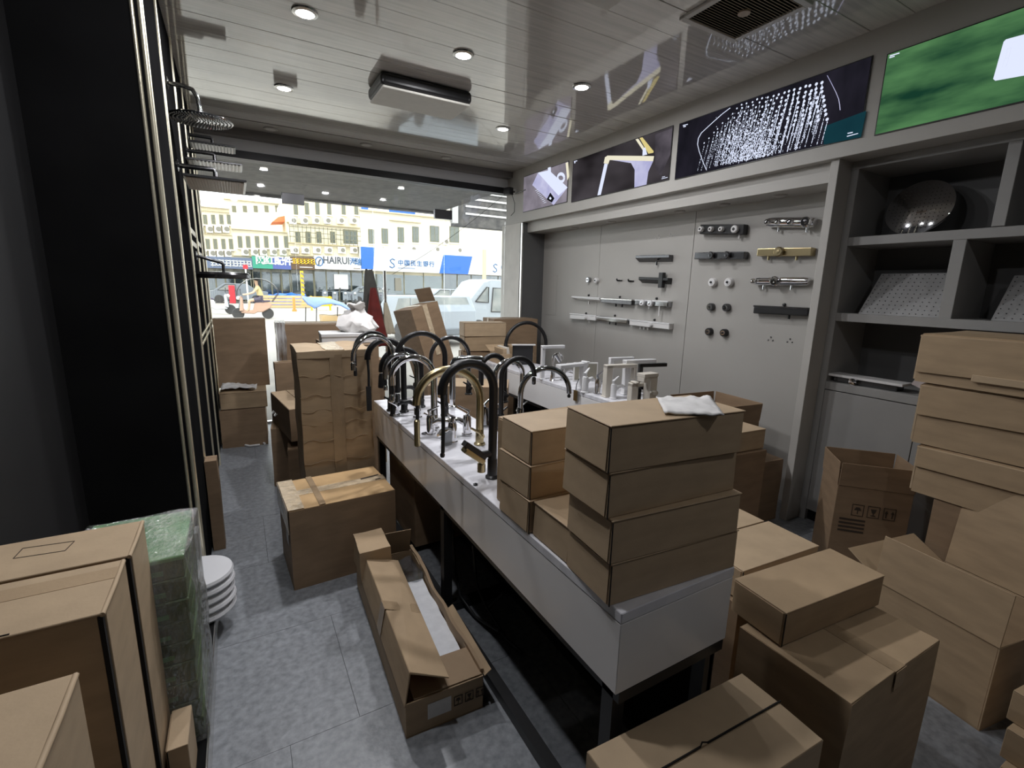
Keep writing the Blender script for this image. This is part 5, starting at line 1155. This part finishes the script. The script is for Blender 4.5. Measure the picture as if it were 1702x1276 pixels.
# ================================================================== FITTINGS ON THE GREY WALL
GW = 'shower valves mounted on the grey wall'; XW = XN
def bar(label, p0, p1, h, m, knobs=(), dep=.055, m_knob='chrome', pegs=(), shape='bar', m_top=None, bolts=(), taper=.0):
    a = at(*p0, 'X', XW-dep); b = at(*p1, 'X', XW-dep)      # a is the end towards the window
    t = thing('shower_valve', label, 'shower valve', (XW-.001, b.y, b.z), 0, GW); L = a.y-b.y; dz = a.z-b.z
    z0 = -h/2
    if shape == 'bar':
        MB().hexa([(-dep, 0, z0), (0, 0, z0), (0, L, z0+dz), (-dep, L, z0+dz+taper), (-dep, 0, h/2), (0, 0, h/2), (0, L, h/2+dz), (-dep, L, h/2+dz)]).build('body', m, t, bevel=.006, seg=2)
    elif shape == 'round':
        MB().tube([(-dep*.55, 0, 0), (-dep*.55, L*.1, dz*.1), (-dep*.55, L*.9, dz*.9), (-dep*.55, L, dz)], [h*.42, h*.5, h*.5, h*.42], 14).build('body', m, t, smooth=50)
        for f in (.2, .8): MB().cyl((-dep*.5, L*f, dz*f), (0, L*f, dz*f), .018, n=12).build('inlet', m, t, smooth=40)
    else:
        MB().hexa([(-dep, .0, -.008+h*.2), (0, .0, -h*.5), (0, L, -h*.5+dz), (-dep, L, -.008+dz+h*.2), (-dep, 0, h/2), (0, 0, h/2), (0, L, h/2+dz), (-dep, L, h/2+dz)]).build('body', m, t, bevel=.003)
    if m_top: MB().box(-dep-.004, -.002, h/2-.006, 0, L+.002, h/2+.006).build('glass_shelf', m_top, t, bevel=.002)
    for f, r in knobs:
        o = MB().lathe([(.001, 0), (r, 0), (r, .024), (r*.8, .030), (.001, .030)], 18, Matrix.Translation((-dep, L*f, dz*f)) @ Matrix.Rotation(-PI/2, 4, 'Y')).build('knob', m_knob, t, smooth=40)
        MB().lathe([(.001, 0), (r*.4, 0), (r*.4, .002), (.001, .003)], 12, Matrix.Translation((-dep-.030, L*f, dz*f)) @ Matrix.Rotation(-PI/2, 4, 'Y')).build('knob_cap', m, o)
    for f in pegs: MB().cyl((-dep*.5, L*f, z0+dz*f-.028), (-dep*.5, L*f, z0+dz*f+.005), .008, n=10).build('outlet', m_knob, t, smooth=40)
    for f in bolts: MB().lathe([(.001, 0), (.012, 0), (.010, .012), (.001, .014)], 12, Matrix.Translation((-.0, L*f, h/2+dz*f+.02)) @ Matrix.Rotation(-PI/2, 4, 'Y')).build('screw', 'matt_black', t)
    return t
bar('black shower valve with four white push buttons', (1163, 381), (1236, 381), .075, 'matt_black', ((.94, .022), (.70, .020), (.46, .020), (.16, .028)), m_knob='white_plastic', pegs=(.12,))
bar('chrome shower valve with four round buttons, top right', (1274, 369), (1352, 369), .07, 'chrome', ((.95, .018), (.72, .018), (.45, .02), (.12, .034)), pegs=(.15, .75), shape='round')
bar('dark grey flat shower valve below the push-button one', (1154, 425), (1237, 424), .055, 'gunmetal', ((.62, .03), (.30, .03)), m_knob='gunmetal')
bar('brushed gold thermostatic bar valve', (1258, 419), (1349, 418), .055, 'gold', ((.55, .034),), m_knob='gold', pegs=(.80, .28))
bar('chrome thermostatic bar valve with end knobs', (1252, 467), (1342, 467), .06, 'chrome', ((.55, .034), (.97, .02)), pegs=(.82, .30), shape='round')
bar('black tray-shaped shower valve by the grey post', (1252, 515), (1343, 519), .05, 'matt_black', (), m_top='gunmetal', bolts=(.5,), pegs=(.35,), m_knob='matt_black')
bar('dark split shelf valve, upper one left of the panel seam', (1056, 430), (1112, 429), .06, 'gunmetal', (), shape='wedge', m_knob='gunmetal', pegs=(.4,))
bar('black wedge-shaped valve with an upright hand-shower holder', (1061, 465), (1110, 467), .055, 'matt_black', (), shape='wedge', bolts=(.35,), m_knob='matt_black', pegs=(.2,))
o = [x for x in bpy.data.objects if x.get('label', '').startswith('black wedge-shaped valve')][0]
MB().box(-.06, .06, -.06, -.02, .11, .075).build('holder', 'matt_black', o, bevel=.003)
bar('silver tray valve, leftmost of the upper row of three', (950, 495), (996, 499), .045, 'white_plastic', (), shape='wedge', bolts=(.5,), m_top='white_gloss', pegs=(.4,))
bar('dark tray valve, middle of the upper row of three', (999, 499), (1050, 503), .05, 'gunmetal', (), bolts=(.5,), m_top='steel', pegs=(.35, .55), m_knob='matt_black')
t = bar('chrome tray valve with two round knobs, right of the upper row', (1055, 502), (1110, 506), .05, 'dark_chrome', ((.72, .03), (.48, .03)), bolts=(.45,), m_top='white_gloss', pegs=(.6,), m_knob='white_gloss')
MB().tube([(-.05, .10, -.02), (-.05, .10, -.11)], .006, 6).build('pendant', 'white_plastic', t)
bar('white tray valve with a small lever, leftmost of the lower row', (947, 526), (990, 529), .05, 'white_plastic', ((.35, .02),), bolts=(.5,), m_top='white_gloss', pegs=(.3,), m_knob='white_plastic')
bar('grey tray valve, middle of the lower row of three', (991, 528), (1042, 535), .045, 'dark_chrome', (), bolts=(.5,), m_top='white_gloss', pegs=(.4, .6), m_knob='matt_black')
bar('white tray valve, right of the lower row of three', (1046, 536), (1112, 543), .05, 'white_plastic', ((.42, .022),), bolts=(.45,), m_top='white_gloss', pegs=(.55, .65, .75), m_knob='white_plastic')
def rosette(label, px, py, r, m, grp='round wall valves'):
    p = at(px, py, 'X', XW-.03); t = thing('wall_valve', label, 'wall valve', (XW-.001, p.y, p.z), 0, grp); R_ = Matrix.Rotation(-PI/2, 4, 'Y')
    MB().lathe([(.001, 0), (r, 0), (r, .030), (r*.88, .036), (.001, .036)], 22, R_).build('ring', m, t, smooth=40)
    MB().lathe([(.001, .036), (r*.62, .036), (r*.58, .039), (.001, .039)], 18, R_).build('face', 'chrome' if m != 'white_plastic' else 'white_gloss', t, smooth=40)
    MB().lathe([(.001, .039), (r*.28, .039), (r*.25, .047), (.001, .048)], 14, R_).build('stem', 'matt_black', t, smooth=40)
for k, (x, y, m, r, s) in enumerate(((1183, 469, 'white_plastic', .034, 'pale round wall valve, left of the top pair'), (1210, 469, 'white_plastic', .034, 'pale round wall valve, right of the top pair'),
        (1180, 510, 'gunmetal', .031, 'dark round wall valve, left of the middle pair'), (1206, 511, 'gunmetal', .031, 'dark round wall valve, right of the middle pair'),
        (1177, 551, 'matt_black', .031, 'black round wall valve, left of the bottom pair'), (1202, 553, 'matt_black', .031, 'black round wall valve, right of the bottom pair'),
        (977, 465, 'dark_chrome', .028, 'small round wall valve, left one near the panel seam'), (990, 466, 'white_plastic', .028, 'small round wall valve, right one near the panel seam'))):
    rosette(s, x, y, r, m)
for k, (x, y) in enumerate(((1027, 466), (1046, 467))):
    p = at(x, y, 'X', XW-.03); t = thing('wall_hook', 'small black wall hook, %s of the two' % ['left', 'right'][k], 'hook', (XW-.001, p.y, p.z), 0, 'black wall hooks')
    MB().box(-.008, -.035, -.008, 0, .035, .006).build('plate', 'matt_black', t, bevel=.002); MB().tube([(-.005, 0, 0), (-.04, 0, 0), (-.045, 0, .018)], .008, 8).build('peg', 'matt_black', t, smooth=50)
for k, (x, y) in enumerate(((1094, 394), (1114, 391), (1281, 563), (1313, 566))):
    p = at(x, y, 'X', XW); q = MB()
    for dy, dz in ((0, .012), (-.018, -.01), (.018, -.01)): q.lathe([(.001, 0), (.006, 0), (.004, .004), (.001, .005)], 8, Matrix.Translation((XW-.001, p.y+dy, p.z+dz)) @ Matrix.Rotation(-PI/2, 4, 'Y'))
    tag(q.build('screw_cluster', 'white_plastic' if k < 2 else 'gunmetal', None), ['three pale screw plugs high on the wall, left cluster', 'three pale screw plugs high on the wall, right cluster', 'three screw holes low on the wall, left cluster', 'three screw holes low on the wall, right cluster'][k], 'screws', 'screw clusters on the wall')

# ================================================================== SHOWER HEADS ON THE BLACK WALL
GS = 'shower heads on the black display wall'
def nozzles(mb, pts, z, r=.003):
    for x, y in pts: mb.lathe([(.001, z-.004), (r, z-.003), (r, z)], 6, Matrix.Translation((x, y, 0)))
def round_head(label, px, py, Y, r, m, arm, th=.012, curved=True):
    p = at(px, py, 'Y', Y); L = p.x-XL
    t = thing('rain_shower', label, 'shower head', (XL, Y, p.z), 0, GS)
    MB().lathe([(.001, 0), (r*.96, 0), (r, .004), (r, th*.6), (r*.9, th), (.03, th+.006), (.001, th+.008)], 40, Matrix.Translation((L, 0, 0))).build('disc', m, t, smooth=40)
    q = MB()
    for k in range(1, 9): nozzles(q, [(L+r*.93*k/8*math.cos(2*PI*i/(k*7)), r*.93*k/8*math.sin(2*PI*i/(k*7))) for i in range(k*7)], 0)
    n = q.build('nozzles', 'white_plastic' if m == 'dark_chrome' else 'gunmetal', t); n['kind'] = 'stuff'
    MB().tube(arm(L), .011, 10).build('arm', m, t, smooth=60); MB().lathe([(.03, 0), (.03, .008), (.014, .014)], 16, Matrix.Translation(arm(L)[0]) @ Matrix.Rotation(PI/2, 4, 'Y')).build('rosette', m, t, smooth=40)
    return t
round_head('round chrome rain shower head on a curved arm, highest on the black wall', 334, 201, 3.20, .15, 'dark_chrome', lambda L: [(0, 0, .155), (L*.55, 0, .155), (L*.82, 0, .145), (L*.97, 0, .11), (L, 0, .06), (L, 0, .01)])
round_head('thin dark round shower head seen edge-on in front of the street', 373, 462, 4.10, .17, 'gunmetal', lambda L: [(0, 0, .15), (L*.98, 0, .105), (L, 0, .095), (L, 0, .01)], th=.04)
def square_head(label, px, py, Y, w, d, m, z_arm=.09, tilt=0, ribs=12, dark='white_plastic'):
    p = at(px, py, 'Y', Y); L = p.x-XL; t = thing('rain_shower', label, 'shower head', (XL, Y, p.z), 0, GS)
    MB().box(L-w/2, -d/2, 0, L+w/2, d/2, .014).build('plate', m, t, bevel=.003)
    r0_ = None
    for k in range(ribs):
        x = L-w/2+.012+(w-.024)*(k+.5)/ribs; o = MB().box(-.006, -d/2+.012, -.004, .006, d/2-.012, .0).build('rib', dark, t) if r0_ is None else child(r0_, 'rib', t); o.location = (x, 0, 0); r0_ = r0_ or o
    MB().tube([(0, 0, z_arm), (L-.01, 0, z_arm), (L, 0, z_arm-.012), (L, 0, .01)], .013, 8).build('arm', m, t, smooth=50)
    MB().lathe([(.032, 0), (.032, .008), (.016, .014)], 16, Matrix.Translation((0, 0, z_arm)) @ Matrix.Rotation(PI/2, 4, 'Y')).build('rosette', m, t, smooth=40)
    return t
square_head('square ribbed shower head just under the soffit', 354, 246, 4.55, .30, .22, 'matt_black', .07, ribs=13)
square_head('square ribbed shower head, lower of the two pale ribbed ones', 358, 276, 4.25, .34, .26, 'gunmetal', .08, ribs=14)
square_head('large brown-ribbed square shower head on a straight arm', 360, 309, 3.30, .29, .42, 'gunmetal', .085, ribs=20, dark='vent_brown')
# white label plates along the black panels
for k, (y0, z0, L) in enumerate(((3.82, 1.84, .50), (4.46, 1.80, .46), (3.82, 1.76, .50), (4.46, 1.72, .46))):
    o = MB().box(XL-.001, y0, z0-.035, XL+.003, y0+L, z0).build('label_plate', 'cream', None, bevel=.001); tag(o, 'slim cream label plate on the black wall, %s' % ['upper one nearer the camera', 'upper one nearer the window', 'lower one nearer the camera', 'lower one nearer the window'][k], 'label plate', 'label plates')

# ================================================================== ON THE SHELVES
mat('brushed_plate', (0.50, 0.50, 0.50), 0.35, metal=0.35, var=0.06, scale=30)
p = at(1533, 349, 'X', 3.44)
t = thing('shower_disc', 'large round polished shower head leaning on the top shelf', 'shower head', (3.42, p.y, 1.8485), 0, 'shower heads on the shelves')
r = .162; Mx = Matrix.Rotation(math.radians(-72), 4, 'Y') ; off = Matrix.Translation((.06, 0.03, r*.955+.004))
MB().lathe([(.001, 0), (r-.004, 0), (r, .003), (r, .010), (r-.004, .013), (.001, .013)], 48, off @ Mx).build('disc', 'chrome', t, smooth=40)
q = MB()
for i in range(-9, 10):
    for j in range(-9, 10):
        if i*i+j*j < 50: q.lathe([(.001, .0145), (.0028, .0135), (.0032, .013)], 6, off @ Mx @ Matrix.Translation((i*.021, j*.021, 0)))
q.build('nozzles', 'gunmetal', t)['kind'] = 'stuff'
def leaning_plate(label, X, y, z, w, h, tilt, rz=0):
    t = thing('shower_plate', label, 'shower head', (X, y, z), math.radians(rz), 'shower heads on the shelves'); Mx = Matrix.Rotation(math.radians(tilt), 4, 'Y')
    MB().obox(Mx, 0, -w/2, 0, .008, w/2, h).build('plate', 'brushed_plate', t, bevel=.002)
    q = MB(); n = int(w/.028); m2 = int(h/.028)
    for i in range(n):
        for j in range(m2): q.lathe([(.001, .003), (.0026, .002), (.003, 0)], 6, Mx @ Matrix.Translation((-.0005, -w/2+(i+.5)*w/n, (j+.5)*h/m2)) @ Matrix.Rotation(-PI/2, 4, 'Y'))
    q.build('nozzles', 'gunmetal', t)['kind'] = 'stuff'
    return t
pa, pb = at(1420, 521, 'X', 3.30), at(1552, 525, 'X', 3.30)
leaning_plate('square perforated steel shower plate leaning on the middle shelf', 3.30, (pa.y+pb.y)/2-.02, 1.3965, pa.y-pb.y, .32, 40)
pa = at(1640, 527, 'X', 3.34)
leaning_plate('second perforated shower plate in the dim bay at the right edge', 3.33, pa.y-.20, 1.3965, .36, .30, 40)
pa, pb = at(1378, 628, 'X', 3.30), at(1505, 636, 'X', 3.30)
t = thing('shower_tray', 'flat pale shower shelf with a round knob on the lowest shelf', 'shower valve', (3.27, (pa.y+pb.y)/2, .9605)); L = pa.y-pb.y
MB().box(0, -L/2, .035, .13, L/2, .05).build('shelf', 'white_plastic', t, bevel=.002); MB().box(.02, -L/2+.03, .0, .11, L/2-.03, .035).build('body', 'gunmetal', t, bevel=.004)
MB().lathe([(.001, 0), (.022, 0), (.022, .03), (.001, .034)], 18, Matrix.Translation((.02, L*.12, .020)) @ Matrix.Rotation(-PI/2, 4, 'Y')).build('knob', 'chrome', t, smooth=40)
t = thing('sample_board', 'pinkish drilled sample board leaning behind the stacked mailers', 'board', (3.30, 1.20, .9605), 0)
mat('pink_board', (0.40, 0.34, 0.33), 0.6, var=.08, scale=20)
MB().obox(Matrix.Rotation(math.radians(14), 4, 'Y') @ Matrix.Rotation(math.radians(20), 4, 'X'), 0, -.18, .06, .008, .0, .26).build('board', 'pink_board', t)

# ================================================================== BY THE WINDOW
p = at(849, 318, 'X', XR-.06)
t = thing('security_camera', 'small black security camera on the white wall end', 'camera', (XR, p.y, p.z))
MB().obox(Matrix.Translation((-.085, 0, 0)) @ Matrix.Rotation(.3, 4, 'Z'), -.04, -.05, -.045, .03, .06, .04).build('housing', 'matt_black', t, bevel=.008, seg=2)
MB().cyl((-.05, 0, 0), (0, 0, .0), .012, n=10).build('bracket', 'gunmetal', t); MB().box(-.008, -.03, -.03, 0, .03, .03).build('wall_plate', 'white_plastic', t)
MB().tube([(-.06, -.03, -.04), (-.03, -.05, -.14), (-.02, -.03, -.24), (-.04, .02, -.28)], .004, 6).build('cable', 'black_rubber', t)
MB().tube([(-.02, -.05, -.02), (-.02, -.22, -.025), (-.02, -.28, -.02)], .006, 6).build('antenna', 'gunmetal', t)
p0 = at(835, 326, 'Y', 5.57); p1 = at(652, 456, 'Y', 5.57)
q = MB().tube([tuple(p0*(1-k/12)+p1*(k/12)-Vector((0, 0, .05*math.sin(PI*k/12)))) for k in range(13)], .0028, 5); tag(q.build('slack_wire', 'black_rubber', None), 'slack thin wire running down across the glass from the camera', 'wire')
# jackets on the door handles
def drape(label, x, y, ztop, zbot, w0, w1, m, seed, d=.07):
    def fn(u, v):
        a = 2*PI*u; w = w0+(w1-w0)*v**.8
        rr = 1+.22*math.sin(5*a+seed)*v
        return (x+w*math.cos(a)*rr+.03*v, y+d*(.35+.65*v)*math.sin(a)*rr, ztop+(zbot-ztop)*v+.02*noise.noise(Vector((u*9, v*5, seed))))
    o = MB().grid(fn, 30, 16).build('hanging_jacket', m, None, smooth=70); tag(o, label, 'jacket', 'jackets on the door handles')
    sm = o.modifiers.new('thick', 'SOLIDIFY'); sm.thickness = .004; return o
mat('jacket_grey', (0.10, 0.10, 0.09), 0.8, var=.15, scale=12); mat('jacket_red', (0.17, 0.018, 0.014), 0.7, var=.2, scale=10); mat('jacket_cream', (0.55, 0.50, 0.38), 0.8, var=.1, scale=10)
drape('grey jacket hanging from the left door handle', 1.30, 5.50, 1.66, .98, .035, .125, 'jacket_grey', 2, .05)
drape('dark red jacket hanging over the grey one on the left door handle', 1.31, 5.37, 1.46, .82, .025, .12, 'jacket_red', 5, .05)
drape('cream cloth bag hanging from the right door handle', 1.46, 5.44, 1.30, .95, .015, .06, 'jacket_cream', 8, .04)
